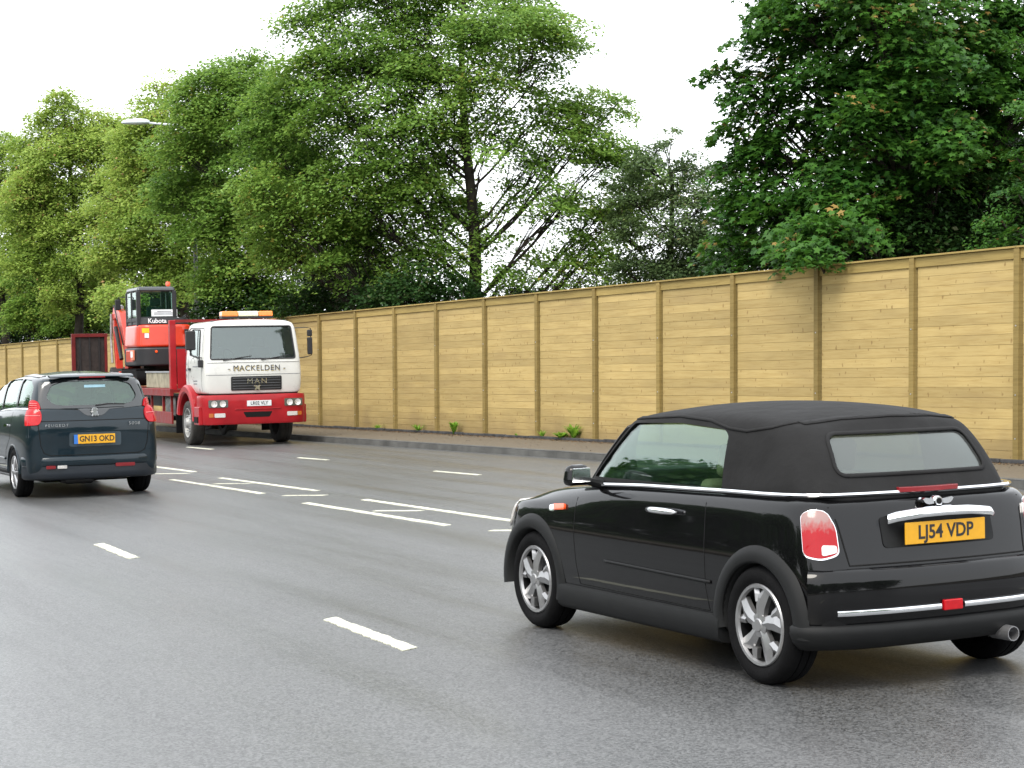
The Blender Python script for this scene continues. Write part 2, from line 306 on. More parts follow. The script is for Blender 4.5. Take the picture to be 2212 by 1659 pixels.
class MB:
    def __init__(s): s.v = []; s.f = []; s.mi = []
    def add(s, vs, fs, mi=0):
        b = len(s.v); s.v += [tuple(v) for v in vs]; s.f += [tuple(b + i for i in f) for f in fs]; s.mi += [mi] * len(fs); return s
    def box(s, c, d, rot=None, taper=1, mi=0):
        hx, hy, hz = d[0] / 2, d[1] / 2, d[2] / 2; vs = []
        for z in (-1, 1):
            k = taper if z > 0 else 1
            for x, y in ((-1, -1), (1, -1), (1, 1), (-1, 1)): vs.append(Vector((x * hx * k, y * hy * k, z * hz)))
        if rot is not None: vs = [rot @ v for v in vs]
        vs = [v + Vector(c) for v in vs]
        return s.add(vs, [(3, 2, 1, 0), (4, 5, 6, 7), (0, 1, 5, 4), (1, 2, 6, 5), (2, 3, 7, 6), (3, 0, 4, 7)], mi)
    def tube(s, pts, rad, n=8, mi=0, caps=True):
        pts = [Vector(p) for p in pts]; rad = rad if isinstance(rad, (list, tuple)) else [rad] * len(pts)
        b = len(s.v); up = Vector((0, 0, 1)); prev = None
        for i, p in enumerate(pts):
            d = (pts[min(i + 1, len(pts) - 1)] - pts[max(i - 1, 0)]).normalized()
            if prev is None:
                a = d.cross(up if abs(d.z) < .9 else Vector((1, 0, 0))).normalized()
            else: a = (prev - d * prev.dot(d)).normalized()
            prev = a; c = d.cross(a)
            for k in range(n):
                t = 2 * math.pi * k / n; q = p + (a * math.cos(t) + c * math.sin(t)) * rad[i]; s.v.append(tuple(q))
        for i in range(len(pts) - 1):
            for k in range(n):
                s.f.append((b + i * n + k, b + i * n + (k + 1) % n, b + (i + 1) * n + (k + 1) % n, b + (i + 1) * n + k)); s.mi.append(mi)
        if caps:
            s.f.append(tuple(b + k for k in range(n - 1, -1, -1))); s.mi.append(mi)
            s.f.append(tuple(b + (len(pts) - 1) * n + k for k in range(n))); s.mi.append(mi)
        return s
    def lathe(s, prof, c, axis='y', n=40, mi=0, close=False):
        """prof: list of (radius, offset along the axis)"""
        b = len(s.v); c = Vector(c)
        for r, h in prof:
            for k in range(n):
                t = 2 * math.pi * k / n; x, y = r * math.cos(t), r * math.sin(t)
                q = {'y': (x, h, y), 'z': (x, y, h), 'x': (h, x, y)}[axis]
                s.v.append(tuple(c + Vector(q)))
        P = len(prof)
        for i in range(P - 1 + (1 if close else 0)):
            j = (i + 1) % P
            for k in range(n):
                s.f.append((b + i * n + k, b + i * n + (k + 1) % n, b + j * n + (k + 1) % n, b + j * n + k)); s.mi.append(mi)
        return s
    def prism(s, poly, f0, f1, mi=0):
        """poly: 2D points; f0,f1 map a 2D point to 3D on the two faces"""
        n = len(poly); vs = [f0(*p) for p in poly] + [f1(*p) for p in poly]
        fs = [tuple(range(n - 1, -1, -1)), tuple(range(n, 2 * n))] + [(i, (i + 1) % n, n + (i + 1) % n, n + i) for i in range(n)]
        return s.add(vs, fs, mi)
    def sweep(s, path, prof, closed_prof=True, mi=0, caps=True):
        """sweep profile [(out, up)] along a path of 3D points; 'out' is the horizontal normal on the right of travel"""
        path = [Vector(p) for p in path]; b = len(s.v); n = len(prof)
        for i, p in enumerate(path):
            d = (path[min(i + 1, len(path) - 1)] - path[max(i - 1, 0)]); d.z = 0; d.normalize()
            o = Vector((d.y, -d.x, 0))
            for a, u in prof: s.v.append(tuple(p + o * a + Vector((0, 0, u))))
        for i in range(len(path) - 1):
            for k in range(n if closed_prof else n - 1):
                s.f.append((b + i * n + k, b + i * n + (k + 1) % n, b + (i + 1) * n + (k + 1) % n, b + (i + 1) * n + k)); s.mi.append(mi)
        if caps and closed_prof:
            s.f.append(tuple(b + k for k in range(n))); s.mi.append(mi)
            s.f.append(tuple(b + (len(path) - 1) * n + k for k in range(n - 1, -1, -1))); s.mi.append(mi)
        return s
    def build(s, name, m, parent=None, smooth=False, bevel=0, seg=2, subd=0, auto=0):
        me = bpy.data.meshes.new(name); me.from_pydata(s.v, [], s.f); me.update()
        bm = bmesh.new(); bm.from_mesh(me); bmesh.ops.recalc_face_normals(bm, faces=bm.faces); bm.to_mesh(me); bm.free()
        o = link(name, me, m, parent, smooth)
        if any(s.mi): me.polygons.foreach_set('material_index', s.mi)
        if bevel:
            b = o.modifiers.new('b', 'BEVEL'); b.width = bevel; b.segments = seg; b.limit_method = 'ANGLE'; b.angle_limit = R_(35)
            me.polygons.foreach_set('use_smooth', [True] * len(me.polygons)); b.harden_normals = True
        if subd:
            q = o.modifiers.new('s', 'SUBSURF'); q.levels = subd; q.render_levels = subd
        if auto: sharp(o, auto)
        return o

def loft(stations, bulge0=.05, bulge1=.05):
    """stations: half profiles [centre bottom, half, edge, ..., edge, half, centre top] of (x,y,z), y>=0; mirrored, capped both ends"""
    m = len(stations[0]) - 1; rings = []; v = []; f = []
    for st in stations:
        ids = []
        for p in st: v.append(tuple(p)); ids.append(len(v) - 1)
        rid = [ids[0]]
        for p in st[1:-1]: v.append((p[0], -p[1], p[2])); rid.append(len(v) - 1)
        rid.append(ids[-1]); rings.append((ids, rid))
    for a, b in zip(rings, rings[1:]):
        for j in range(m):
            f.append((a[0][j], a[0][j + 1], b[0][j + 1], b[0][j])); f.append((a[1][j + 1], a[1][j], b[1][j], b[1][j + 1]))
    for ring, st, bl, flip in ((rings[0], stations[0], bulge0, False), (rings[-1], stations[-1], bulge1, True)):
        L, Rr = ring; rows = []
        sgn = -1 if not flip else 1
        for j in range(2, m - 1):
            if j == 2: rows.append([L[2], L[1], L[0], Rr[1], Rr[2]])
            elif j == m - 2: rows.append([L[m - 2], L[m - 1], L[m], Rr[m - 1], Rr[m - 2]])
            else:
                x, y, z = st[j]; row = [L[j]]
                for c, k in ((.5, .75), (0, 1), (-.5, .75)):
                    v.append((x + sgn * bl * k, y * c, z)); row.append(len(v) - 1)
                row.append(Rr[j]); rows.append(row)
        for r0, r1 in zip(rows, rows[1:]):
            for k in range(4):
                q = (r0[k], r0[k + 1], r1[k + 1], r1[k]); f.append(q if flip else q[::-1])
    # floor/top centre points of the end rows follow the bulge
    for st, ring, bl, sgn in ((stations[0], rings[0], bulge0, -1), (stations[-1], rings[-1], bulge1, 1)):
        for j, k in ((0, 1), (1, .75), (m, 1), (m - 1, .75)):
            for q in {ring[0][j], ring[1][j]}:
                x, y, z = v[q]; v[q] = (x + sgn * bl * k * .8, y, z)
    me = bpy.data.meshes.new('loft'); me.from_pydata(v, [], f); me.update()
    bm = bmesh.new(); bm.from_mesh(me); bmesh.ops.recalc_face_normals(bm, faces=bm.faces); bm.to_mesh(me); bm.free()
    return me
def bvh_of(o):
    me = o.data; return BVHTree.FromPolygons([v.co for v in me.vertices], [tuple(p.vertices) for p in me.polygons])
def cutter(poly, f0, f1, m=None):
    mb = MB().prism(poly, f0, f1); o = mb.build('cut', m or MT['dark']); return o
def boolean(o, cuts):
    for c in cuts:
        b = o.modifiers.new('b', 'BOOLEAN'); b.object = c; b.operation = 'DIFFERENCE'; b.solver = 'EXACT'
        try: b.material_mode = 'TRANSFER'
        except Exception: pass
    bake(o)
def kill(cuts):
    for c in cuts: bpy.data.objects.remove(c)
def rounded(poly, r=.03, n=4):
    out = []; k = len(poly)
    for i in range(k):
        p = Vector(poly[i]); a = Vector(poly[i - 1]); b = Vector(poly[(i + 1) % k])
        da = a - p; db = b - p; rr = min(r, da.length * .45, db.length * .45)
        p0 = p + da.normalized() * rr; p1 = p + db.normalized() * rr
        for j in range(n + 1):
            t = j / n; q = p0 * (1 - t) ** 2 + p * 2 * t * (1 - t) + p1 * t * t; out.append((q.x, q.y))
    return out
class Frame:
    """a projection frame: outward direction n, u to the right when looking at the surface, z up"""
    def __init__(s, origin, phi):                # phi: 0 = facing rear (-x), 90 = facing left (+y), 180 = facing front, -90 = facing right
        p = R_(phi); s.o = Vector(origin); s.n = Vector((-math.cos(p), math.sin(p), 0)); s.u = Vector((-math.sin(p), -math.cos(p), 0)); s.v = Vector((0, 0, 1))
    def hit(s, bvh, a, b, off):
        q = s.o + s.u * a + s.v * b + s.n * 9
        loc, nr, i, d = bvh.ray_cast(q, -s.n)
        if loc is None:
            loc, nr, i, d = bvh.find_nearest(s.o + s.u * a + s.v * b)
        if nr.dot(s.n) < 0: nr = -nr
        return loc + nr * off
def patch(name, bvh, fr, poly, m, parent, off=.002, thick=.004, step=.06, smooth=True, cut=None):
    bm = bmesh.new(); vs = [bm.verts.new((p[0], p[1], 0)) for p in poly]; fc = bm.faces.new(vs)
    if fc.normal.z < 0: fc.normal_flip()
    bmesh.ops.triangulate(bm, faces=bm.faces[:])
    for ax in (0, 1):
        lo = min(p[ax] for p in poly); hi = max(p[ax] for p in poly); k = max(1, int((hi - lo) / step))
        for i in range(1, k + 1):
            co = [0, 0, 0]; co[ax] = lo + (hi - lo) * i / (k + 1); no = [0, 0, 0]; no[ax] = 1
            bmesh.ops.bisect_plane(bm, geom=bm.verts[:] + bm.edges[:] + bm.faces[:], plane_co=co, plane_no=no)
    bmesh.ops.remove_doubles(bm, verts=bm.verts[:], dist=1e-4)
    for v in bm.verts: v.co = fr.hit(bvh, v.co.x, v.co.y, off)
    bm.normal_update()
    for f in bm.faces:
        if f.normal.dot(fr.n) < 0: f.normal_flip()
    me = bpy.data.meshes.new(name); bm.to_mesh(me); bm.free()
    o = link(name, me, m, parent, smooth)
    if thick:
        s = o.modifiers.new('s', 'SOLIDIFY'); s.thickness = thick; s.offset = 1; s.use_even_offset = False
        bake(o)
        sharp(o, 50)
    if cut: boolean(o, [cut])
    return o
def line(name, bvh, fr, pts, w, m, parent, off=.0015, thick=.002, step=.04):
    """a narrow strip that follows the surface along a polyline"""
    P = [Vector(p) for p in pts]; S = []
    for a, b in zip(P, P[1:]):
        k = max(1, int((b - a).length / step))
        for i in range(k): S.append(a.lerp(b, i / k))
    S.append(P[-1]); v = []; f = []
    for i, p in enumerate(S):
        d = (S[min(i + 1, len(S) - 1)] - S[max(i - 1, 0)]).normalized(); n = Vector((-d.y, d.x))
        for s_ in (-1, 1):
            q = p + n * w / 2 * s_; v.append(fr.hit(bvh, q.x, q.y, off))
    for i in range(len(S) - 1): f.append((2 * i, 2 * i + 2, 2 * i + 3, 2 * i + 1))
    me = bpy.data.meshes.new(name); me.from_pydata([tuple(q) for q in v], [], f); me.update()
    bm = bmesh.new(); bm.from_mesh(me)
    for fc in bm.faces:
        fc.normal_update()
        if fc.normal.dot(fr.n) < 0: fc.normal_flip()
    bm.to_mesh(me); bm.free()
    o = link(name, me, m, parent, True)
    s = o.modifiers.new('s', 'SOLIDIFY'); s.thickness = thick; s.offset = 1
    return o
def text(name, body, size, m, parent, loc, phi, extrude=.002, spacing=1.0, sx=1.0, align='CENTER', tilt=0, bold=0):
    cu = bpy.data.curves.new(name, 'FONT'); cu.body = body; cu.size = size; cu.extrude = extrude; cu.align_x = align; cu.align_y = 'CENTER'
    cu.space_character = spacing; cu.offset = bold; cu.resolution_u = 3
    o = bpy.data.objects.new(name, cu); COL.objects.link(o)
    bpy.context.view_layer.update(); dg = bpy.context.evaluated_depsgraph_get()
    me = bpy.data.meshes.new_from_object(o.evaluated_get(dg)); bpy.data.objects.remove(o)
    fr = Frame(loc, phi); Mx = Matrix((fr.u, fr.v, fr.n)).transposed()
    Mt = Matrix.Rotation(R_(tilt), 3, 'X')
    for v in me.vertices:
        c = Vector((v.co.x * sx, v.co.y, v.co.z)); v.co = Mx @ (Mt @ c) + fr.o
    me.materials.clear()
    return link(name, me, m, parent, False)

# ------------------------------------------------------------------ setting: ground, road, footway, kerb
def sheet(name, pts, z, m, parent=None, kind='structure', frame=True):
    """flat sheet; stored with its local x along the road so that the texture runs that way"""
    rz = A0; c, s = math.cos(-rz), math.sin(-rz)
    v = [(p.x * c - p.y * s, p.x * s + p.y * c, z) for p in pts]
    me = bpy.data.meshes.new(name); me.from_pydata(v, [], [tuple(range(len(v)))]); me.update()
    bm = bmesh.new(); bm.from_mesh(me)
    for f in bm.faces:
        f.normal_update()
        if f.normal.z < 0: f.normal_flip()
    bm.to_mesh(me); bm.free()
    o = link(name, me, m, parent, False); o.rotation_euler = (0, 0, rz)
    if kind: o['kind'] = kind
    return o
sheet('ground', [Vector((-900, -900, 0)), Vector((900, -900, 0)), Vector((900, 900, 0)), Vector((-900, 900, 0))], -.02, MT['grass_ground'])
sheet('road', [road(-60, -3.2), kerb(-95, 0.0), kerb(160, 0.0), road(190, -3.2)], 0, MT['asphalt'])
FT = 2.39                                        # fence line, metres behind the kerb face
# footway: a step up of 0.12 with a sloped kerb face
def kstrip(name, prof, m, s0=-95, s1=160):
    mb = MB(); n = 60
    for i in range(n):
        a = s0 + (s1 - s0) * i / n; b = s0 + (s1 - s0) * (i + 1) / n
        vs = [kerb(a, t, z) for t, z in prof] + [kerb(b, t, z) for t, z in prof]; k = len(prof)
        mb.add(vs, [(j, j + 1, k + j + 1, k + j) for j in range(k - 1)])
    return tag(mb.build(name, m), kind='structure')
mb = MB(); L_ = .914
k0 = -60
while k0 < 100:
    prof = [(0, -.01), (.004, .10), (.02, .118), (.125, .12)]
    vs = [kerb(k0, t, z) for t, z in prof] + [kerb(k0 + L_ - .006, t, z) for t, z in prof]
    mb.add(vs, [(0, 1, 5, 4), (1, 2, 6, 5), (2, 3, 7, 6)]); k0 += L_
tag(mb.build('kerb', MT['kerbstone']), kind='structure')
kstrip('kerb_bed', [(.003, -.01), (.006, .112), (.13, .116)], MT['edging'])
pts = [kerb(-95, .13), kerb(160, .13), kerb(160, FT - .02), kerb(-95, FT - .02)]
sheet('pavement', pts, .118, MT['footway'])
sheet('verge', [kerb(-95, FT - .3), kerb(160, FT - .3), kerb(160, 60), kerb(-95, 60)], .108, MT['soil'])
# near kerb and footway beside the photographer
mb = MB(); a0, a1 = -60, 180
vs = [road(a0, -3.2, 0), road(a0, -3.2, .12), road(a0, -6, .125), road(a1, -3.2, 0), road(a1, -3.2, .12), road(a1, -6, .125)]
mb.add(vs, [(0, 1, 4, 3), (1, 2, 5, 4)]); tag(mb.build('near_pavement', MT['footway']), kind='structure')

# dark concrete edging at the foot of the fence
mb = MB(); s0 = -14; rnd = random.Random(4)
while s0 < 60:
    h_ = rnd.uniform(.045, .06); t_ = FT - .16 + rnd.uniform(-.012, .012)
    c = kerb(s0 + .45, t_ - .02, .118 + h_ / 2)
    mb.box(c, (.895, .06, h_), Matrix.Rotation(math.atan2(KU.y, KU.x) + rnd.uniform(-.006, .006), 3, 'Z')); s0 += .90
tag(mb.build('edging_strip', MT['edging'], bevel=.008), 'low dark concrete edging strip along the foot of the wooden fence', 'edging')

# painted lines (4 mm thermoplastic)
mk = MB(); rnd = random.Random(9)
def paint(p0, p1, wd, skew=0.0, wear=.009):
    d = (p1 - p0); L = d.length; d.normalize(); n = Vector((-d.y, d.x, 0)); k = max(2, int(L / .07)); top = []; bot = []
    for i in range(k + 1):
        t = i / k
        for lst, s_ in ((top, 1), (bot, -1)):
            e = d * (skew * s_ * (1 if i in (0, k) else 1)) if i in (0, k) else Vector()
            lst.append(p0 + d * L * t + n * (s_ * (wd / 2 + rnd.uniform(-wear, wear))) + e)
    for i in range(k):
        q = [top[i], top[i + 1], bot[i + 1], bot[i]]
        vs = [Vector((a.x, a.y, .006)) for a in q] + [Vector((a.x, a.y, 0)) for a in q]
        mk.add(vs, [(0, 1, 2, 3), (0, 4, 5, 1), (2, 6, 7, 3)] + ([(3, 7, 4, 0)] if i == 0 else []) + ([(1, 5, 6, 2)] if i == k - 1 else []))
for a in (17.78, 11.60, 5.4, 24.0, 30.2, 36.4):
    paint(road(a, 4.41), road(a - 1.52, 4.34), .115, -.035)
for a, b in ((15.75, 12.0), (21.25, 17.25), (26.80, 23.13), (32.2, 28.6), (37.8, 34.2), (10.2, 6.4)):
    paint(road(a, 8.50 if a > 22 else 8.57), road(b, 8.66 if a > 22 else 8.68), .11, -.03)
for a, b in ((21.25, 17.35), (26.97, 23.15), (32.6, 29.0), (15.6, 12)):
    paint(road(a, 7.80), road(b, 7.91), .11, -.03)
for a in (34.7, 31.7, 28.62, 25.55, 22.62, 19.57, 16.55, 13.5, 10.5):
    paint(road(a, 8.02), road(a - .34, 8.46), .085, .02)
for a, r, b, r2 in ((43.2, 10.8, 42.0, 10.9), (37.26, 11.14, 35.85, 11.22), (31.35, 11.40, 30.2, 11.52), (25.87, 11.60, 24.5, 11.71), (20, 12, 18.7, 12.1)):
    paint(road(a, r), road(b, r2), .10, -.03)
tag(mk.build('road_markings', MT['line_paint']), kind='structure')

# ------------------------------------------------------------------ timber fence
def fence():
    root = empty('wooden_fence', kerb(0, FT, 0.1), math.atan2(KU.y, KU.x))
    tag(root, 'tall new timber fence of horizontal boards between upright posts along the pavement', 'fence')
    LEAN = .032
    top = lambda s: 2.925 - .0095 * s
    posts = [-13.2, -11.1, -9.03, -6.96, -4.89, -2.74, -.59, 1.56, 3.63, 5.71, 7.78, 9.88, 11.86, 13.86, 15.88]
    s = 15.88
    while s < 66: s += 2.148; posts.append(round(s, 2))
    rnd = random.Random(3)
    def tint(me, per_face):
        a = me.attributes.new('tint', 'FLOAT', 'FACE'); a.data.foreach_set('value', per_face)
    zb0 = .03
    # local frame: x along KU, y = pointing to the road?  (KT is on the right of KU, so local y = -KT)
    for i, (a, b) in enumerate(zip(posts, posts[1:])):
        nb = 19; mb = MB(); tn = []; bay = rnd.uniform(-.22, .22)
        H = lambda s: top(s) - .17
        for k in range(nb):
            col = min(1, max(0, rnd.random() * .8 + .1 + bay)); j = rnd.uniform(-.001, .001); g = .009; segs = 2
            tilt = rnd.uniform(.001, .003)
            z = lambda f, s: zb0 + (H(s) - zb0) * f
            hgt = (H(a) - zb0) / nb
            rows = [(k / nb, -.017), ((k + .015) / nb, -.005 + j), ((k + g / hgt) / nb, .010 + j + tilt), ((k + 1 - g / hgt) / nb, .010 + j), ((k + .985) / nb, -.005 + j), ((k + 1) / nb, -.017)]
            base = len(mb.v)
            for f, y in rows:
                for m_ in range(segs + 1):
                    s_ = a + (b - .082 - a) * m_ / segs; zz = z(f, s_); mb.v.append((s_ - LEAN * zz, y, zz))
            W = segs + 1
            for r in range(5):
                for m_ in range(segs):
                    mb.f.append((base + r * W + m_, base + r * W + m_ + 1, base + (r + 1) * W + m_ + 1, base + (r + 1) * W + m_)); mb.mi.append(0); tn.append(col)
        me = bpy.data.meshes.new('panel'); me.from_pydata(mb.v, [], mb.f); me.update(); tint(me, tn)
        o = link('panel', me, MT['pine'], root, False)
        o.modifiers.new('s', 'SOLIDIFY').thickness = .012
        # top rail and capping of this bay
        for nm, z0, z1, y0, y1, m_ in (('rail', -.175, -.032, -.02, .045, 'rail_wood'), ('capping', -.029, -.002, -.07, .085, 'rail_wood')):
            q = MB(); za, zb = top(a), top(b); e = .002
            vs = []
            for s_, t_ in ((a + e, za), (b - e, zb)):
                for y, z in ((y0, z0), (y1, z0), (y1, z1), (y0, z1)):
                    zz = t_ + z; vs.append((s_ - LEAN * zz, y, zz))
            q.add(vs, [(0, 1, 2, 3), (7, 6, 5, 4), (0, 4, 5, 1), (1, 5, 6, 2), (2, 6, 7, 3), (3, 7, 4, 0)])
            # keep the rail slimmer than the board field: 9 cm tall
            if nm == 'rail':
                for t in (0, 1, 4, 5): x, y, z = q.v[t]; q.v[t] = (x, y, z + .0)
            o = q.build(nm, MT[m_], root, bevel=.004)
            a_ = o.data.attributes.new('tint', 'FLOAT', 'FACE'); a_.data.foreach_set('value', [rnd.random()] * len(o.data.polygons))
    for s_ in posts:
        q = MB(); zt = top(s_) - .034; w_ = .05; jit = rnd.uniform(-.004, .004)
        vs = []
        for z in (-.05, zt):
            for x, y in ((-w_, -.03), (w_, -.03), (w_, .078 + jit), (-w_, .078 + jit)): vs.append((s_ + x - LEAN * z, y, z))
        q.add(vs, [(3, 2, 1, 0), (4, 5, 6, 7), (0, 1, 5, 4), (1, 2, 6, 5), (2, 3, 7, 6), (3, 0, 4, 7)])
        o = q.build('post', MT['post_wood'], root, bevel=.005)
        a_ = o.data.attributes.new('tint', 'FLOAT', 'FACE'); a_.data.foreach_set('value', [rnd.random()] * len(o.data.polygons))
        if s_ < 20:
            b = MB()
            for z in (.35, .95, 1.9): b.lathe([(.0, .006), (.009, .006), (.011, 0)], (s_ - LEAN * z, .079 + jit, z), 'y', 8)
            bo = b.build('bolt', MT['galv'], o); 
    return root
fence()

# ------------------------------------------------------------------ wheels
def wheel(parent, x, y, side, R, wd, rimR, style, tyre_m='rubber', n=48):
    """y: outer face; side +1 left, -1 right"""
    s = side; c = (x, 0, R)
    yo = y * s
    Y = lambda d: yo - s * d                      # d metres inboard of the outer face
    hub = MB().lathe([(0, Y(.05)), (.055, Y(.05)), (.06, Y(.07)), (.15, Y(.09)), (.15, Y(.10)), (0, Y(.10))], c, 'y', 24)
    ho = hub.build('wheel', MT['dark_metal'], parent, smooth=False)
    t = MB(); r0 = rimR + .008
    t.lathe([(r0, Y(.020)), (r0 + (R - r0) * .25, Y(.004)), (r0 + (R - r0) * .6, Y(0)), (R - .022, Y(.010)), (R - .006, Y(.026)), (R, Y(.05)),
             (R, Y(wd * .36)), (R - .008, Y(wd * .37)), (R - .008, Y(wd * .40)), (R, Y(wd * .41)), (R, Y(wd * .6)), (R - .008, Y(wd * .61)), (R - .008, Y(wd * .64)), (R, Y(wd * .65)),
             (R, Y(wd - .05)), (R - .006, Y(wd - .026)), (R - .022, Y(wd - .01)), (r0 + (R - r0) * .5, Y(wd)), (r0, Y(wd - .02)), (r0 - .01, Y(wd / 2))], c, 'y', n, close=True)
    t.build('tyre', MT[tyre_m], ho, smooth=True, auto=40)
    r = MB()
    if style == 'truck':
        r.lathe([(rimR + .012, Y(.012)), (rimR + .004, Y(.006)), (rimR - .012, Y(.014)), (rimR - .02, Y(.05)), (rimR - .05, Y(.11)), (rimR - .10, Y(.085)), (.13, Y(.03)), (.12, Y(.02)), (.10, Y(-.02)), (.09, Y(-.035)), (0, Y(-.04))], c, 'y', n)
        ro = r.build('rim', MT['steel_wheel'], ho, smooth=True, auto=40)
        q = MB(); 
        for k in range(8):
            a = k * math.pi / 4; q.lathe([(.032, 0), (.036, 0)], (0, 0, 0), 'y', 3) if 0 else None
            cx, cz = x + (rimR - .072) * math.cos(a), R + (rimR - .072) * math.sin(a)
            q.lathe([(0, Y(.083)), (.026, Y(.083)), (.028, Y(.10))], (cx, 0, cz), 'y', 12)
        q.build('hole', MT['dark'], ro)
        q = MB()
        for k in range(10):
            a = k * math.pi / 5; cx, cz = x + .165 * math.cos(a), R + .165 * math.sin(a)
            q.lathe([(0, Y(.005)), (.011, Y(.005)), (.013, Y(.04))], (cx, 0, cz), 'y', 6)
        q.build('wheel_nut', MT['galv'], ro)
        return ho
    r.lathe([(rimR + .010, Y(.016)), (rimR + .004, Y(.008)), (rimR - .010, Y(.010)), (rimR - .016, Y(.026))], c, 'y', n)
    MB().lathe([(rimR - .016, Y(.026)), (rimR - .022, Y(wd * .8)), (rimR + .005, Y(wd - .015))], c, 'y', n).build('barrel', MT['dark_alloy'], ho, smooth=True)  # barrel darkened in its colour to stand for shade between the spokes
    ns = 5
    for k in range(ns):
        a = 2 * math.pi * k / ns + .35
        def P(rad, w_, d): return Vector((x + rad * math.cos(a) - w_ * math.sin(a), Y(d), R + rad * math.sin(a) + w_ * math.cos(a)))
        def spoke(pts_out):                       # list of (rad, wL, wR, depth)
            vs = []; fs = []
            for rad, a_, b_, d in pts_out:
                vs += [P(rad, a_, d + .008), P(rad, (a_ + b_) / 2, d - .006), P(rad, b_, d + .008), P(rad, b_, d + .035), P(rad, a_, d + .035)]
            for i in range(len(pts_out) - 1):
                for j in range(5): fs.append((5 * i + j, 5 * i + (j + 1) % 5, 5 * i + 5 + (j + 1) % 5, 5 * i + 5 + j))
            fs += [(0, 1, 2, 3, 4), tuple(5 * (len(pts_out) - 1) + j for j in (4, 3, 2, 1, 0))]
            r.add(vs, fs)
        q = rimR - .008
        if style == 'wide':
            spoke([(.03, -.028, .028, .012), (.09, -.034, .040, .010), (.14, -.030, .062, .014), (q, .022, .088, .022)])
            spoke([(.12, -.050, -.004, .016), (.16, -.066, -.014, .02), (q, -.088, -.040, .030)])
        else:
            spoke([(.03, -.022, .022, .006), (.10, .004, .030, .010), (q, .030, .052, .022)])
            spoke([(.03, -.02, .02, .008), (.10, -.030, -.004, .010), (q, -.052, -.030, .022)])
    r.lathe([(0, Y(.002)), (.03, Y(.002)), (.036, Y(.008)), (.062, Y(.012)), (.066, Y(.04))], c, 'y', 24)
    r.build('rim', MT['alloy' if style != 'wide' else 'wide_alloy'], ho, smooth=True, auto=12)
    d = MB().lathe([(0, Y(wd * .55)), (rimR - .02, Y(wd * .55))], c, 'y', 24)
    d.build('brake_disc', MT['dark'], ho)
    return ho
MT['wide_alloy'] = mat('wide_alloy', (.34, .34, .345), .34, .8, 0, .5, .15)

interp = lambda z, X, Yv: float(np.interp(z, X, Yv))
# ------------------------------------------------------------------ generic car shells
def body_shell(stn, name, m, parent, arches, sub=2):
    me = loft(stn[0], stn[1], stn[2]); o = link(name, me, m, parent)
    s = o.modifiers.new('s', 'SUBSURF'); s.levels = sub; bake(o)
    bv = bvh_of(o)
    cuts = []
    for x, r, zc, y0 in arches:
        for sg in (1, -1):
            mb = MB().lathe([(0, y0 * sg), (r, y0 * sg), (r, 1.3 * sg), (0, 1.3 * sg)], (x, 0, zc), 'y', 48); c = mb.build('cut', MT['dark']); cuts.append(c)
            mb2 = MB().box((x, sg * (y0 + 1.3) / 2, zc - r * .5 - .2), (r * 1.95, 1.3 - y0, .4 + r)); 
    boolean(o, cuts); kill(cuts); o.data.set_sharp_from_angle(angle=R_(38))
    return o, bv
def house_shell(spec, name, m, parent, thick=.018, sub=2):
    """upper cabin: spec gives z0(t), roof z(t), widths, xF(z), xR(z), end widths"""
    st = []
    for t in spec['t']:
        z0 = spec['z0'](t); zr = spec['zr'](t); e = spec['end'](t); pr = []
        yk = spec['y']; fk = [0, .33, .68, .90, 1.0]
        def X(z): return spec['xR'](z) + (spec['xF'](z) - spec['xR'](z)) * t
        zb = z0 - .05
        pr += [(X(zb), 0, zb), (X(zb), yk[0] * .5 * e, zb), (X(zb), yk[0] * e, zb)]
        for y, f in zip(yk, fk):
            z = z0 + (zr - z0) * f; pr.append((X(z), y * e, z))
        c = spec['crown']
        pr += [(X(zr + c * .5), yk[-1] * .62 * e, zr + c * .55), (X(zr + c * .6), yk[-1] * .30 * e, zr + c * .9), (X(zr + c * .6), 0, zr + c)]
        st.append(pr)
    me = loft(st, spec.get('b0', .03), spec.get('b1', .04)); o = link(name, me, m, parent)
    s = o.modifiers.new('s', 'SUBSURF'); s.levels = sub; bake(o); bv = bvh_of(o)
    s = o.modifiers.new('t', 'SOLIDIFY'); s.thickness = thick; s.offset = -1; bake(o)
    return o, bv
def prismY(poly, y0=-2, y1=2): return cutter(poly, lambda a, b: (a, y0, b), lambda a, b: (a, y1, b))
def prismX(poly, x0, x1): return cutter(poly, lambda a, b: (x0, a, b), lambda a, b: (x1, a, b))
LF = Frame((0, 0, 0), 90); RF = Frame((0, 0, 0), -90); BK = Frame((0, 0, 0), 0); FRT = Frame((0, 0, 0), 180)
def side_poly(poly, fr):                          # polygon given as (x,z) -> frame coords
    return [(-p[0], p[1]) for p in poly] if fr is LF else [(p[0], p[1]) for p in poly]
def back_poly(poly):                              # (y,z) -> frame coords facing rear
    return [(-p[0], p[1]) for p in poly]
def front_poly(poly): return [(p[0], p[1]) for p in poly]
def seat(parent, x, y, z, m, w_=.46, h=.62, head=True):
    mb = MB(); Rr = Matrix.Rotation(R_(-12), 3, 'Y')
    mb.box((x, y, z + h / 2), (.13, w_, h), Rr, .86)
    if head: mb.box((x - .10, y, z + h + .10), (.09, w_ * .56, .19), Rr, .9)
    o = mb.build('seat', MT[m], parent, bevel=.045, seg=4)
    return o
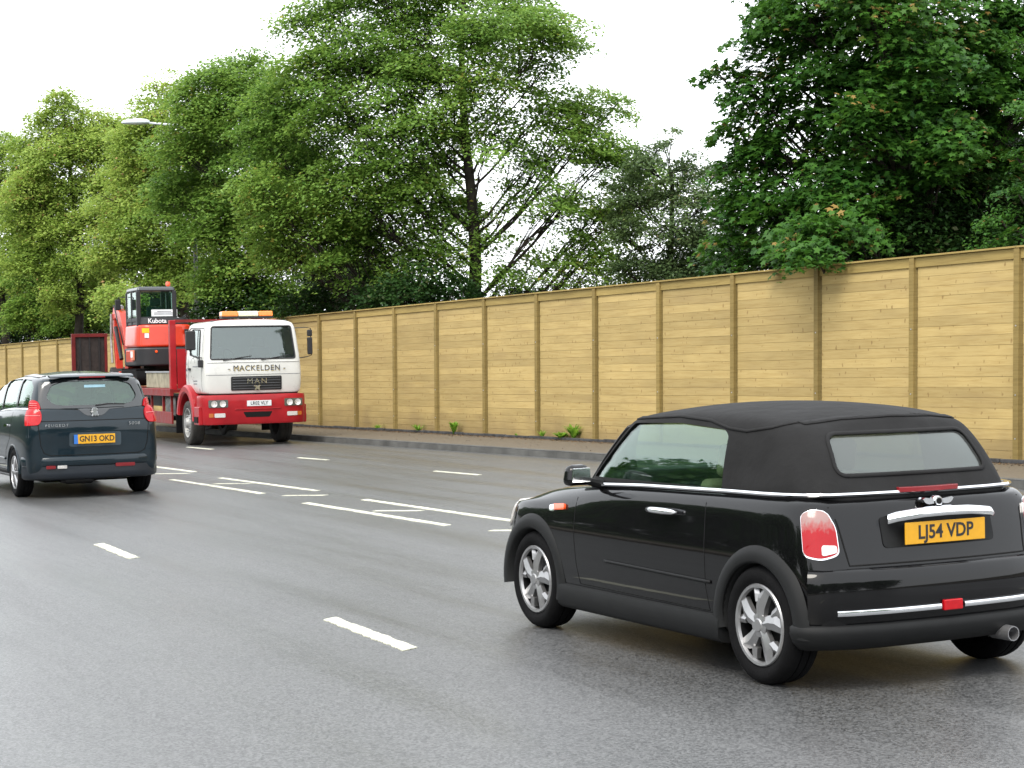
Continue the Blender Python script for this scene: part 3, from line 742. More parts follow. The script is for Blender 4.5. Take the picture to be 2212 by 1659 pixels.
def arch_band(parent, cx, cz, r0, r1, y_in, y_out, side, a0, a1, m, n=28):
    """wheel arch trim: band with a rounded section between radii r0 and r1"""
    mb = MB(); sec = [(r0 - .012, y_in - .05), (r0, y_out - .006), (r0 + .012, y_out), ((r0 + r1) / 2, y_out - .002), (r1 - .02, y_out - .012), (r1, y_in)]
    k = len(sec)
    for i in range(n + 1):
        a = R_(a0 + (a1 - a0) * i / n)
        for r, y in sec: mb.v.append((cx + r * math.cos(a), side * y, cz + r * math.sin(a)))
    for i in range(n):
        for j in range(k - 1): mb.f.append((i * k + j, i * k + j + 1, (i + 1) * k + j + 1, (i + 1) * k + j)); mb.mi.append(0)
    return mb.build('wheel_arch_trim', MT[m], parent, smooth=True)
def mirror_path(path): return path + [(p[0], -p[1], *p[2:]) for p in path[::-1] if abs(p[1]) > 1e-6]

# ------------------------------------------------------------------ black soft-top hatchback
def black_car():
    root = empty('soft_top_car')
    xr = lambda z: interp(z, [.20, .28, .45, .58, .64, .72, .85, .93, .99], [-.44, -.49, -.505, -.50, -.455, -.445, -.415, -.385, -.345])
    xf = lambda z: interp(z, [.20, .35, .55, .70, .80, .88], [2.98, 3.06, 3.08, 3.03, 2.95, 2.72])
    def P(X, w_, wb, zb, zd, zf=.21):
        q = [(0, zf), (.5 * (w_ - .08), zf), (w_ - .08, zf), (w_ - .025, zf + .03), (w_ - .004, zf + .13), (w_, .52), (w_ - .006, .68), (w_ - .022, .80),
             (w_ * .45 + wb * .55 + .012, zb - .055), (wb + .012, zb - .012), (wb - .03, zb), (.5 * wb, (zb + zd) / 2 + .008), (0, zd)]
        return [(X(z), y, z) for y, z in q]
    st = [P(lambda z: xr(z), .66, .58, .945, .955), P(lambda z: xr(z) + .03, .735, .64, .955, .965), P(lambda z: xr(z) * .80, .785, .695, .965, .97), P(lambda z: -.18, .805, .725, .975, .975),
          P(lambda z: .15, .812, .735, .975, .96), P(lambda z: .7, .812, .74, .965, .95), P(lambda z: 1.3, .812, .74, .955, .95), P(lambda z: 1.75, .81, .73, .935, .955),
          P(lambda z: 2.05, .808, .70, .915, .965), P(lambda z: 2.40, .805, .67, .885, .945), P(lambda z: min(xf(z) - .22, 2.75), .79, .63, .85, .90), P(lambda z: xf(z) - .06, .70, .55, .795, .84), P(lambda z: xf(z), .60, .47, .77, .79)]
    body, bv = body_shell((st, .055, .12), 'body', MT['black_paint'], root, [(0, .325, .305, .50), (2.467, .325, .305, .50)])
    # soft top
    ztop = lambda t: interp(t, [0, .12, .3, .6, .85, 1], [1.328, 1.362, 1.388, 1.396, 1.378, 1.348])
    spec = dict(t=[0, .05, .14, .30, .5, .7, .88, .96, 1.0], z0=lambda t: .985 - .035 * t, zr=ztop,
                end=lambda t: interp(t, [0, .05, .14, .3, .88, .96, 1], [.80, .90, .97, 1, 1, .99, .965]),
                y=[.712, .695, .660, .632, .575], crown=.045, b0=.05, b1=.07,
                xR=lambda z: interp(z, [.90, .98, 1.2, 1.32, 1.42], [-.375, -.355, -.215, -.095, -.03]), xF=lambda z: interp(z, [.90, 1.34, 1.42], [2.0, 1.55, 1.50]))
    top, tv = house_shell(spec, 'soft_top', MT['canvas'], root)
    win = rounded([(1.85, .985), (1.475, 1.315), (.95, 1.325), (.50, 1.30), (.455, 1.27), (.45, .985)], .02)
    rw = rounded([(.50, 1.075), (.455, 1.285), (-.44, 1.285), (-.48, 1.075)], .06, 6)
    ws = rounded([(.60, .98), (.55, 1.30), (-.55, 1.30), (-.60, .98)], .04)
    cuts = [prismY(win), prismX(rw, -.8, .1), prismX(ws, 1.2, 2.2)]
    boolean(top, cuts); kill(cuts); top.data.set_sharp_from_angle(angle=R_(38))
    for fr in (LF, RF):
        patch('side_window', tv, fr, side_poly([(1.89, .975), (1.49, 1.33), (.95, 1.337), (.48, 1.315), (.435, 1.27), (.435, .975)], fr), MT['glass_side'], root, -.014, .004, .08)
    patch('rear_window', tv, BK, back_poly(rounded([(.52, 1.04), (.475, 1.30), (-.475, 1.30), (-.52, 1.04)], .06, 6)), MT['glass_rear'], root, -.010, .004, .06)
    patch('windscreen', tv, FRT, front_poly([(-.62, .97), (-.57, 1.315), (.57, 1.315), (.62, .97)]), MT['glass_side'], root, -.012, .004, .08)
    # windscreen frame and roof seams
    for fr in (LF, RF):
        o = line('windscreen_pillar', tv, fr, side_poly([(1.955, .955), (1.56, 1.305)], fr), .055, MT['black_paint'], root, .001, .014)
        line('canvas_seam', tv, fr, side_poly([(1.52, 1.338), (1.0, 1.362), (.66, 1.345), (.46, 1.308), (.30, 1.296), (.12, 1.318), (.0, 1.352), (-.07, 1.36)], fr), .014, MT['canvas'], root, .001, .006)
    fr = BK
    line('canvas_seam', tv, fr, back_poly([(.50, 1.338), (.3, 1.358), (0, 1.366), (-.3, 1.358), (-.50, 1.338)]), .014, MT['canvas'], root, .001, .006)
    line('window_surround', tv, fr, back_poly(rw + [rw[0]]), .018, MT['canvas'], root, .001, .006)
    # chrome belt strip wrapping round the tail
    beltp = [(1.97, .722), (1.6, .742), (1.2, .752), (.7, .754), (.3, .752), (0, .746), (-.15, .722), (-.26, .672), (-.335, .58), (-.375, .40), (-.392, .2), (-.397, 0)]
    zb = lambda x: interp(x, [-.43, -.2, .3, 1.2, 1.97], [.985, .985, .982, .966, .935])
    path = mirror_path([(x, y, zb(x)) for x, y in beltp])
    MB().sweep(path, [(-.022, -.009), (.006, -.009), (.012, 0), (.006, .010), (-.022, .010)]).build('chrome_strip', MT['chrome'], root, smooth=True, auto=50)
    MB().sweep([(-.384, .19, .996), (-.402, .09, .996), (-.407, 0, .996), (-.402, -.09, .996), (-.384, -.19, .996)], [(-.02, -.012), (.02, -.012), (.02, .014), (-.02, .014)]).build('brake_light', MT['deep_red'], root, bevel=.003)
    # rear bumper, matt lower valance and sill trims
    bp = [(-.40, .772), (-.425, .748), (-.45, .70), (-.49, .58), (-.518, .40), (-.53, .2), (-.533, 0)]
    p3 = lambda z: mirror_path([(x, y, z) for x, y in bp])
    MB().sweep(p3(0), [(-.06, .345), (.012, .35), (.030, .40), (.034, .48), (.030, .56), (.020, .605), (-.004, .625), (-.07, .632)]).build('rear_bumper', MT['black_paint'], root, smooth=True, auto=60)
    MB().sweep(mirror_path([(-.315, .796, 0), (-.355, .797, 0), (-.39, .786, 0), (-.42, .755, 0)] + [(x, y, 0) for x, y in bp[2:]]), [(-.08, .215), (-.02, .222), (.018, .262), (.034, .305), (.032, .340), (.010, .352), (-.06, .35)]).build('bumper_valance', MT['trim'], root, smooth=True, auto=60)
    def arc(y0, y1, k=8):                         # a piece of the bumper line between two y values
        ys = np.linspace(y1, y0, k); X = [p[1] for p in bp[::-1]]; Z = [p[0] for p in bp[::-1]]
        return [(float(np.interp(abs(y), X, Z)), float(y), 0) for y in ys]
    for y0, y1 in ((-.66, -.075), (.075, .66)):
        MB().sweep(arc(y0, y1, 10), [(.026, .395), (.044, .398), (.048, .41), (.044, .424), (.026, .428)]).build('bumper_strip', MT['chrome'], root, smooth=True, auto=50)
    MB().sweep(arc(-.06, .06, 4), [(.02, .388), (.050, .388), (.050, .442), (.02, .442)]).build('rear_fog_lamp', MT['red_lens'], root, bevel=.006)
    for sg in (1, -1):
        mb = MB().lathe([(.0, -.50), (.03, -.50), (.034, -.60), (.038, -.60), (.040, -.585), (.040, -.45)], (0, sg * .045 - .42, .235), 'x', 20)
        if sg == 1: mb.build('exhaust_pipe', MT['alloy'], root, smooth=True, auto=40)
        arch_band(root, 0, .305, .328, .425, .785, .822, sg, -8, 184, 'trim')
        arch_band(root, 2.467, .305, .328, .425, .780, .820, sg, -8, 195, 'trim')
        # sill trim between the arches
        pth = [(.34, sg * .795, 0), (.9, sg * .798, 0), (1.5, sg * .798, 0), (2.11, sg * .795, 0)]
        if sg == 1: pth = pth[::-1]
        MB().sweep(pth, [(-.06, .17), (.0, .175), (.028, .20), (.030, .29), (.022, .318), (.0, .325), (-.04, .33)]).build('sill_trim', MT['trim'], root, smooth=True, auto=50)
        fr = LF if sg == 1 else RF
        line('door_moulding', bv, fr, side_poly([(1.55, .505), (.42, .490)], fr), .018, MT['trim'], root, .001, .008)
        for k in ([(1.93, .90), (1.93, .62), (1.90, .45), (1.86, .34)], [(.50, .95), (.49, .70), (.47, .45), (.44, .335)], [(1.86, .34), (.44, .335)]):
            line('door_gap', bv, fr, side_poly(k, fr), .006, MT['dark'], root, .0004, .0008)
        hd = side_poly(rounded([(1.05, .835), (.99, .858), (.80, .860), (.74, .845), (.80, .826), (.99, .822)], .015), fr)
        MB().tube([(1.045, sg * .808, .842), (1.02, sg * .828, .844), (.96, sg * .838, .846), (.84, sg * .838, .846), (.77, sg * .828, .844), (.745, sg * .808, .842)], [.006, .015, .019, .019, .015, .006], 10).build('door_handle', MT['chrome'], root, smooth=True)
        patch('side_indicator', bv, fr, side_poly(rounded([(2.20, .80), (2.06, .81), (2.05, .775), (2.18, .765)], .012), fr), MT['orange_lens'], root, .001, .014)
        patch('indicator_surround', bv, fr, side_poly(rounded([(2.26, .79), (2.19, .80), (2.18, .758), (2.25, .755)], .012), fr), MT['chrome'], root, .001, .008)
        # door mirror
        mb = MB(); mm = Matrix.Rotation(R_(10 * sg), 3, 'Z')
        mb.box((1.70, sg * .90, 1.01), (.10, .19, .125), mm, .8); mo = mb.build('door_mirror', MT['black_paint'], root, bevel=.045, seg=4)
        MB().box((1.648, sg * .90, 1.01), (.006, .145, .085), mm, .9).build('mirror_glass', MT['chrome'], mo, bevel=.003)
        MB().tube([(1.72, sg * .72, .945), (1.72, sg * .82, .97)], [.03, .022], 8).build('mirror_arm', MT['trim'], mo)
        # tail lamp on the rear corner
        cf = Frame((-.42, sg * .70, 0), 48 * sg); f_ = 1 if sg == 1 else -1
        pl = lambda L: [(f_ * (a - .02), b) for a, b in L]
        o = patch('tail_lamp', bv, cf, rounded(pl([(-.092, .900), (-.033, .918), (.030, .909), (.076, .828), (.098, .692), (.02, .668), (-.068, .688)]), .03), MT['chrome'], root, .001, .010, .04)
        patch('lens', bv, cf, rounded(pl([(-.087, .896), (-.033, .913), (.027, .904), (.071, .826), (.092, .698), (.02, .677), (-.063, .694)]), .03), MT['tail_glass'], o, .011, .006, .035)
        patch('reversing_lens', bv, cf, rounded(pl([(.015, .745), (.078, .740), (.084, .705), (.02, .690)]), .012), MT['white_lens'], o, .0176, .002, .035)
        patch('headlamp', bv, Frame((2.9, sg * .55, 0), 180 - 40 * sg), rounded([(-.11, .60), (-.10, .78), (.10, .78), (.11, .60)], .08, 6), MT['white_lens'], root, .002, .012)
    # boot lid, handle, plate
    for k in ([(.62, .93), (.60, .86), (.57, .64), (-.57, .64), (-.60, .86), (-.62, .93)],):
        line('boot_gap', bv, BK, back_poly(k), .008, MT['dark'], root, .0006, .001)
    rc = rounded([(-.36, .715), (-.36, .87), (.36, .87), (.36, .715)], .03)
    patch('plate_recess', bv, BK, rc, MT['trim'], root, .001, .004)
    npz = MB().box((-.524, 0, .785), (.008, .52, .112)); npo = npz.build('number_plate', MT['yellow_plate'], root, bevel=.003)
    text('plate_text', 'LJ54 VDP', .098, MT['ink'], npo, (-.5285, 0, .785), 0, .0012, 1.0, .95, bold=.002)
    hp = [(-.490, .34, .862), (-.518, .30, .875), (-.535, .15, .889), (-.539, 0, .892), (-.535, -.15, .889), (-.518, -.30, .875), (-.490, -.34, .862)]
    MB().sweep(hp, [(-.03, -.022), (.010, -.024), (.016, -.008), (.006, .016), (-.02, .024), (-.04, .02)]).build('boot_handle', MT['chrome'], root, smooth=True, auto=60)
    # winged badge
    b = MB(); bz = .935
    bo = MB().lathe([(0, -.482), (.024, -.481), (.027, -.476), (.027, -.44)], (0, 0, bz), 'x', 20).build('badge', MT['chrome'], root, smooth=True, auto=40)
    for sg in (1, -1):
        wpoly = [(.03, .012), (.085, .020), (.10, .012), (.092, .002), (.082, -.008), (.062, -.014), (.03, -.012)]
        MB().prism([(sg * a, c) for a, c in wpoly], lambda a, c: (-.476, a, bz + c), lambda a, c: (-.42, a, bz + c)).build('badge_wing', MT['chrome'], bo)
    MB().lathe([(0, -.485), (.016, -.484), (.017, -.476)], (0, 0, bz), 'x', 16).build('badge_centre', MT['dark'], bo)
    # cabin
    seat(root, .92, .35, .45, 'beige_seat', .46, .56); seat(root, .92, -.35, .45, 'beige_seat', .46, .56); seat(root, .20, .33, .62, 'beige_seat', .5, .36, False); seat(root, .20, -.33, .62, 'beige_seat', .5, .36, False)
    MB().box((1.72, 0, .975), (.34, 1.28, .10)).build('dashboard', MT['dash'], root, bevel=.04, seg=3)
    sw = MB(); ring = [(1.42 + .06 * math.sin(t), -.35 + .18 * math.cos(t), 1.02 + .17 * math.sin(t)) for t in np.linspace(0, 2 * math.pi, 25)]
    sw.tube(ring, .014, 6, caps=False).build('steering_wheel', MT['dash'], root, smooth=True)
    for x, y, s in ((0, .808, 1), (0, .808, -1), (2.467, .805, 1), (2.467, .805, -1)):
        wheel(root, x, y, s, .308, .20, .205, 'wide')
    MB().box((1.25, 0, .22), (2.6, 1.0, .12)).build('underbody', MT['dark'], root)
    tag(root, 'black soft-top hatchback with silver alloy wheels and yellow rear plate in the right foreground', 'car')
    root.location = (1.98586543 - .0311, 9.93822063 - .0160, 0); root.rotation_euler = (0, 0, R_(117.30994))
    return root
# red lens that fades to clear at its top and edge like the real lamp
def tail_glass():
    m, nt, p = new_mat('tail_glass'); L = nt.links; tc = N(nt, 'ShaderNodeTexCoord'); sp = N(nt, 'ShaderNodeSeparateXYZ'); L.new(tc.outputs['Generated'], sp.inputs[0])
    n = N(nt, 'ShaderNodeTexNoise'); n.inputs['Scale'].default_value = 9; L.new(tc.outputs['Generated'], n.inputs['Vector'])
    a = N(nt, 'ShaderNodeMath', operation='MULTIPLY_ADD'); a.inputs[1].default_value = .35; L.new(n.outputs[0], a.inputs[0]); L.new(sp.outputs[2], a.inputs[2])
    mr = N(nt, 'ShaderNodeMapRange'); mr.inputs[1].default_value = .72; mr.inputs[2].default_value = .98; L.new(a.outputs[0], mr.inputs[0])
    mx = N(nt, 'ShaderNodeMixRGB'); mx.inputs[1].default_value = (.33, .003, .008, 1); mx.inputs[2].default_value = (.30, .19, .18, 1)
    L.new(mr.outputs[0], mx.inputs[0]); L.new(mx.outputs[0], p.inputs['Base Color'])
    p.inputs['Roughness'].default_value = .16; p.inputs['Coat Weight'].default_value = .2; p.inputs['Specular IOR Level'].default_value = .25
    return m
MT['tail_glass'] = tail_glass()
black_car()

# ------------------------------------------------------------------ dark blue people carrier
def blue_car():
    root = empty('people_carrier')
    xr = lambda z: interp(z, [.24, .34, .45, .55, .60, .85, .99, 1.03, 1.16, 1.22], [-.70, -.78, -.82, -.83, -.79, -.80, -.80, -.775, -.76, -.75])
    xf = lambda z: interp(z, [.20, .40, .60, .75, .9, 1.0], [3.55, 3.66, 3.66, 3.58, 3.40, 3.1])
    def P(X, w_, wb, zb, zd, zf=.23):
        q = [(0, zf), (.5 * (w_ - .10), zf), (w_ - .10, zf), (w_ - .04, zf + .03), (w_ - .01, zf + .15), (w_, .62), (w_ - .002, .80), (w_ - .012, .94),
             (w_ - .035, zb - .10), (wb + .012, zb - .02), (wb - .03, zb), (.5 * wb, (zb + zd) / 2 + .008), (0, zd)]
        return [(X(z), y, z) for y, z in q]
    st = [P(lambda z: xr(z), .77, .68, 1.17, 1.17, .25), P(lambda z: xr(z) + .04, .84, .755, 1.18, 1.18), P(lambda z: xr(z) * .82, .88, .80, 1.19, 1.18), P(lambda z: -.30, .90, .825, 1.195, 1.18),
          P(lambda z: .2, .905, .83, 1.19, 1.15), P(lambda z: .9, .905, .83, 1.16, 1.1), P(lambda z: 1.7, .905, .825, 1.11, 1.06), P(lambda z: 2.3, .90, .81, 1.05, 1.05),
          P(lambda z: 2.7, .895, .78, 1.01, 1.06), P(lambda z: 3.05, .88, .73, .96, 1.01), P(lambda z: min(xf(z) - .22, 3.3), .86, .68, .90, .95), P(lambda z: xf(z) - .07, .78, .60, .84, .86), P(lambda z: xf(z), .68, .50, .80, .80)]
    body, bv = body_shell((st, .07, .14), 'body', MT['blue_paint'], root, [(0, .355, .325, .55), (2.727, .355, .325, .55)])
    ztop = lambda t: interp(t, [0, .06, .2, .5, .8, 1], [1.555, 1.575, 1.60, 1.605, 1.57, 1.50])
    spec = dict(t=[0, .03, .09, .25, .5, .75, .9, .97, 1.0], z0=lambda t: 1.185 - .15 * t, zr=ztop,
                end=lambda t: interp(t, [0, .03, .09, .25, .9, .97, 1], [.86, .935, .98, 1, .98, .95, .90]),
                y=[.815, .79, .745, .705, .64], crown=.06, b0=.06, b1=.10,
                xR=lambda z: interp(z, [1.1, 1.2, 1.45, 1.56, 1.64], [-.745, -.735, -.665, -.645, -.58]), xF=lambda z: interp(z, [1.0, 1.5, 1.64], [2.85, 1.75, 1.4]))
    top, tv = house_shell(spec, 'cabin', MT['blue_paint'], root)
    wl = [rounded(p, .03) for p in ([(2.25, 1.13), (1.72, 1.50), (1.25, 1.545), (1.20, 1.16)], [(1.12, 1.165), (1.16, 1.55), (.25, 1.565), (.20, 1.20)], [(.12, 1.205), (.16, 1.565), (-.30, 1.545), (-.50, 1.46), (-.54, 1.215)])]
    rg = rounded([(.60, 1.32), (.52, 1.485), (.35, 1.525), (-.35, 1.525), (-.52, 1.485), (-.60, 1.32), (-.52, 1.235), (-.40, 1.212), (.40, 1.212), (.52, 1.235)], .05, 4)
    wsp = rounded([(.66, 1.12), (.60, 1.49), (-.60, 1.49), (-.66, 1.12)], .05)
    cr = prismX(rg, -1.2, .2); cuts = [prismY(p) for p in wl] + [cr, prismX(wsp, 1.4, 3)]
    boolean(top, cuts); top.data.set_sharp_from_angle(angle=R_(38))
    # black surround of the rear screen with its pointed lower edge, then the clear glass
    sur = [(.70, 1.20), (.665, 1.50), (.60, 1.555), (-.60, 1.555), (-.665, 1.50), (-.70, 1.20), (-.67, 1.175)]
    patch('rear_screen_surround', tv, BK, back_poly([(p[0], p[1]) for p in sur] + [(.67, 1.175)]), MT['frit'], root, .001, .005, .05, cut=cr)
    patch('badge_panel', bv, BK, back_poly([(.69, 1.175), (.20, 1.150), (.13, 1.09), (.09, 1.072), (-.09, 1.072), (-.13, 1.09), (-.20, 1.150), (-.69, 1.175)]), MT['frit'], root, .001, .005, .05)
    patch('rear_screen', tv, BK, back_poly([(.64, 1.20), (.60, 1.53), (-.60, 1.53), (-.64, 1.20)]), MT['glass_mpv'], root, -.012, .003, .06)
    patch('windscreen', tv, FRT, front_poly([(-.69, 1.10), (-.62, 1.51), (.62, 1.51), (.69, 1.10)]), MT['glass_mpv'], root, -.012, .003, .08)
    kill(cuts)
    for fr in (LF, RF):
        for p in wl:
            cx = sum(a for a, b in p) / len(p); cz = sum(b for a, b in p) / len(p)
            patch('side_window', tv, fr, side_poly([(cx + (a - cx) * 1.04, cz + (b - cz) * 1.05) for a, b in p], fr), MT['glass_mpv'], root, -.013, .003, .08)
        line('roof_rail', tv, fr, side_poly([(2.5, 1.16), (2.0, 1.44), (1.6, 1.555), (1.0, 1.60), (.2, 1.61), (-.35, 1.59)], fr), .018, MT['alloy'], root, .001, .010)
        line('window_moulding', bv, fr, side_poly([(2.3, 1.07), (1.2, 1.125), (.2, 1.165), (-.50, 1.175)], fr), .022, MT['chrome'], root, .001, .008)
        for k in ([(1.16, 1.12), (1.15, .8), (1.14, .40), (2.15, .40), (2.25, .8), (2.27, 1.05)], [(1.14, .40), (.50, .42), (.42, .62), (.18, .78), (.13, 1.13)]):
            line('door_gap', bv, fr, side_poly(k, fr), .008, MT['dark'], root, .0005, .001)
        for x in (1.34, .38):
            patch('door_handle', bv, fr, side_poly(rounded([(x - .10, .93), (x + .10, .925), (x + .10, .955), (x - .10, .96)], .012), fr), MT['chrome'], root, .002, .025, .06)
        line('door_moulding', bv, fr, side_poly([(2.2, .50), (.48, .50)], fr), .03, MT['blue_paint'], root, .001, .012)
        line('sill_trim', bv, fr, side_poly([(2.30, .325), (.42, .325)], fr), .05, MT['trim'], root, .001, .010)
        sg = 1 if fr is LF else -1
        arch_band(root, 0, .325, .357, .40, .885, .908, sg, 0, 180, 'paint_blue_trim'); arch_band(root, 2.727, .325, .357, .40, .885, .908, sg, 0, 180, 'paint_blue_trim')
        cf = Frame((-.66, sg * .77, 0), 42 * sg); f_ = sg
        o = patch('tail_lamp', bv, cf, rounded([(f_ * a, b) for a, b in [(-.07, 1.165), (.11, 1.17), (.145, 1.11), (.15, 1.02), (.125, .965), (-.06, .955), (-.08, 1.06)]], .03), MT['red_lens'], root, .002, .022, .04)
        o2 = patch('tail_lamp_top', tv, cf, rounded([(f_ * a, b) for a, b in [(-.07, 1.168), (-.06, 1.275), (.02, 1.29), (.08, 1.26), (.12, 1.172)]], .02), MT['red_lens'], root, .010, .022, .04)
        for zz in (1.19, 1.215, 1.24): line('lamp_band', tv, cf, [(f_ * -.045, zz), (f_ * .075, zz)], .006, MT['pink'], o2, .034, .002)
        line('lamp_band', bv, cf, [(f_ * -.06, 1.085), (f_ * .13, 1.085)], .008, MT['pink'], o, .026, .002)
        patch('rear_reflector', bv, Frame((0, 0, 0), 0), rounded([(-sg * .38 - .13, .405), (-sg * .38 - .13, .445), (-sg * .38 + .13, .445), (-sg * .38 + .13, .405)], .01) if sg == -1 else rounded([(-.64, .405), (-.64, .44), (-.52, .44), (-.52, .405)], .01), MT['deep_red'], root, .03, .012)
        mb = MB(); mb.box((2.12, sg * 1.0, 1.08), (.12, .20, .14)); mo = mb.build('door_mirror', MT['blue_paint'], root, bevel=.04, seg=3)
        MB().tube([(2.14, sg * .82, 1.02), (2.14, sg * .94, 1.04)], [.03, .02], 8).build('mirror_arm', MT['trim'], mo)
        seat(root, 1.45, sg * .38, .66, 'grey_seat', .46, .58); seat(root, .45, sg * .42, .70, 'grey_seat', .46, .45)
    patch('reversing_lamp', bv, BK, rounded([(-.50, .405), (-.50, .44), (-.38, .44), (-.38, .405)], .01), MT['white_lens'], root, .03, .012)
    # tailgate lines, plate, bumper
    line('tailgate_gap', bv, BK, back_poly([(.73, 1.0), (.70, .70), (.66, .60), (.58, .565), (-.58, .565), (-.66, .60), (-.70, .70), (-.73, 1.0)]), .010, MT['dark'], root, .0006, .001)
    line('tailgate_crease', bv, BK, back_poly([(.74, 1.012), (-.74, 1.012)]), .010, MT['dark'], root, .0006, .001)
    bp = [(-.50, .885), (-.62, .86), (-.72, .79), (-.80, .66), (-.845, .45), (-.865, .2), (-.87, 0)]
    MB().sweep(mirror_path([(x, y, 0) for x, y in bp]), [(-.06, .43), (.012, .435), (.020, .47), (.018, .52), (.004, .548), (-.08, .556)]).build('rear_bumper', MT['blue_paint'], root, smooth=True, auto=60)
    MB().sweep(mirror_path([(x, y, 0) for x, y in bp]), [(-.10, .245), (-.02, .25), (.008, .28), (.012, .34), (.010, .42), (-.06, .43)]).build('bumper_valance', MT['navy_trim'], root, smooth=True, auto=60)
    patch('plate_recess', bv, BK, rounded([(-.34, .675), (-.34, .855), (.34, .855), (.34, .675)], .03), MT['recess_blue'], root, .001, .004)
    po = MB().box((-.895, .0, .77), (.008, .50, .120)).build('number_plate', MT['yellow_plate'], root, bevel=.003)
    MB().box((-.8955, .265, .77), (.010, .05, .120)).build('country_flash', MT['blue_flash'], po)
    text('plate_text', 'GN13 OKD', .102, MT['ink'], po, (-.9, -.01, .77), 0, .0012, 1.0, .90, bold=.002)
    text('lettering', 'PEUGEOT', .048, MT['chrome'], root, (-.862, .50, .955), 0, .003, 1.3, 1.2)
    text('lettering', '5008', .06, MT['chrome'], root, (-.858, -.52, .955), 0, .003, 1.1, 1.2)
    # lion badge: a chunky rearing figure
    lion = [(-.045, -.055), (-.03, -.02), (-.05, .0), (-.035, .012), (-.055, .03), (-.03, .035), (-.045, .05), (-.01, .058), (.03, .05), (.04, .03), (.025, .01), (.04, -.005), (.03, -.02), (.05, -.035), (.045, -.055), (.02, -.045), (.0, -.055), (-.015, -.035), (-.025, -.055)]
    MB().prism([(-a, b) for a, b in lion], lambda a, b: (-.868, a, 1.118 + b), lambda a, b: (-.80, a, 1.118 + b)).build('badge', MT['chrome'], root, bevel=.003)
    MB().tube([(-.80, -.03, 1.205), (-.79, -.20, 1.222), (-.785, -.42, 1.215)], [.014, .010, .006], 6).build('rear_wiper', MT['ink'], root)
    MB().sweep([(-.735, y, 1.588 - .02 * abs(y) ** 2) for y in (.55, .3, 0, -.3, -.55)], [(-.10, .004), (.02, -.012), (.024, -.002), (-.02, .020), (-.12, .030)]).build('roof_spoiler', MT['blue_paint'], root, smooth=True, auto=60)
    MB().sweep([(-.757, y, 1.578) for y in (.17, 0, -.17)], [(-.01, -.010), (.008, -.010), (.008, .008), (-.01, .008)]).build('brake_light', MT['deep_red'], root)
    MB().tube([(.0, 0, 1.655), (-.10, 0, 1.74)], [.006, .003], 5).build('aerial', MT['ink'], root)
    patch('screen_sticker', tv, BK, back_poly([(.10, 1.44), (.10, 1.475), (-.18, 1.475), (-.18, 1.44)]), MT['sticker_blue'], root, -.003, .001)
    for x, y, s in ((0, .895, 1), (0, .895, -1), (2.727, .89, 1), (2.727, .89, -1)):
        wheel(root, x, y, s, .326, .215, .215, 'slim')
    MB().box((1.4, 0, .26), (3.4, 1.1, .14)).build('underbody', MT['dark'], root)
    MB().box((-.35, .15, .25), (.45, .40, .16)).build('exhaust_box', MT['dark_metal'], root, bevel=.05, seg=3)
    tag(root, 'dark blue people carrier driving away on the left, one brake-red lamp column on each side', 'car')
    root.location = (-5.85, 25.05, 0); root.rotation_euler = (0, 0, R_(116.407))
    return root
MT['paint_blue_trim'] = MT['blue_paint']
MT['navy_trim'] = mat('navy_trim', (.008, .012, .018), .45, 0, .2, .4)
MT['pink'] = mat('pink', (.75, .18, .18), .3, 0, .5)
MT['recess_blue'] = mat('recess_blue', (.028, .045, .058), .35, .2, .6)
MT['sticker_blue'] = mat('sticker_blue', (.25, .42, .50), .5)
blue_car()

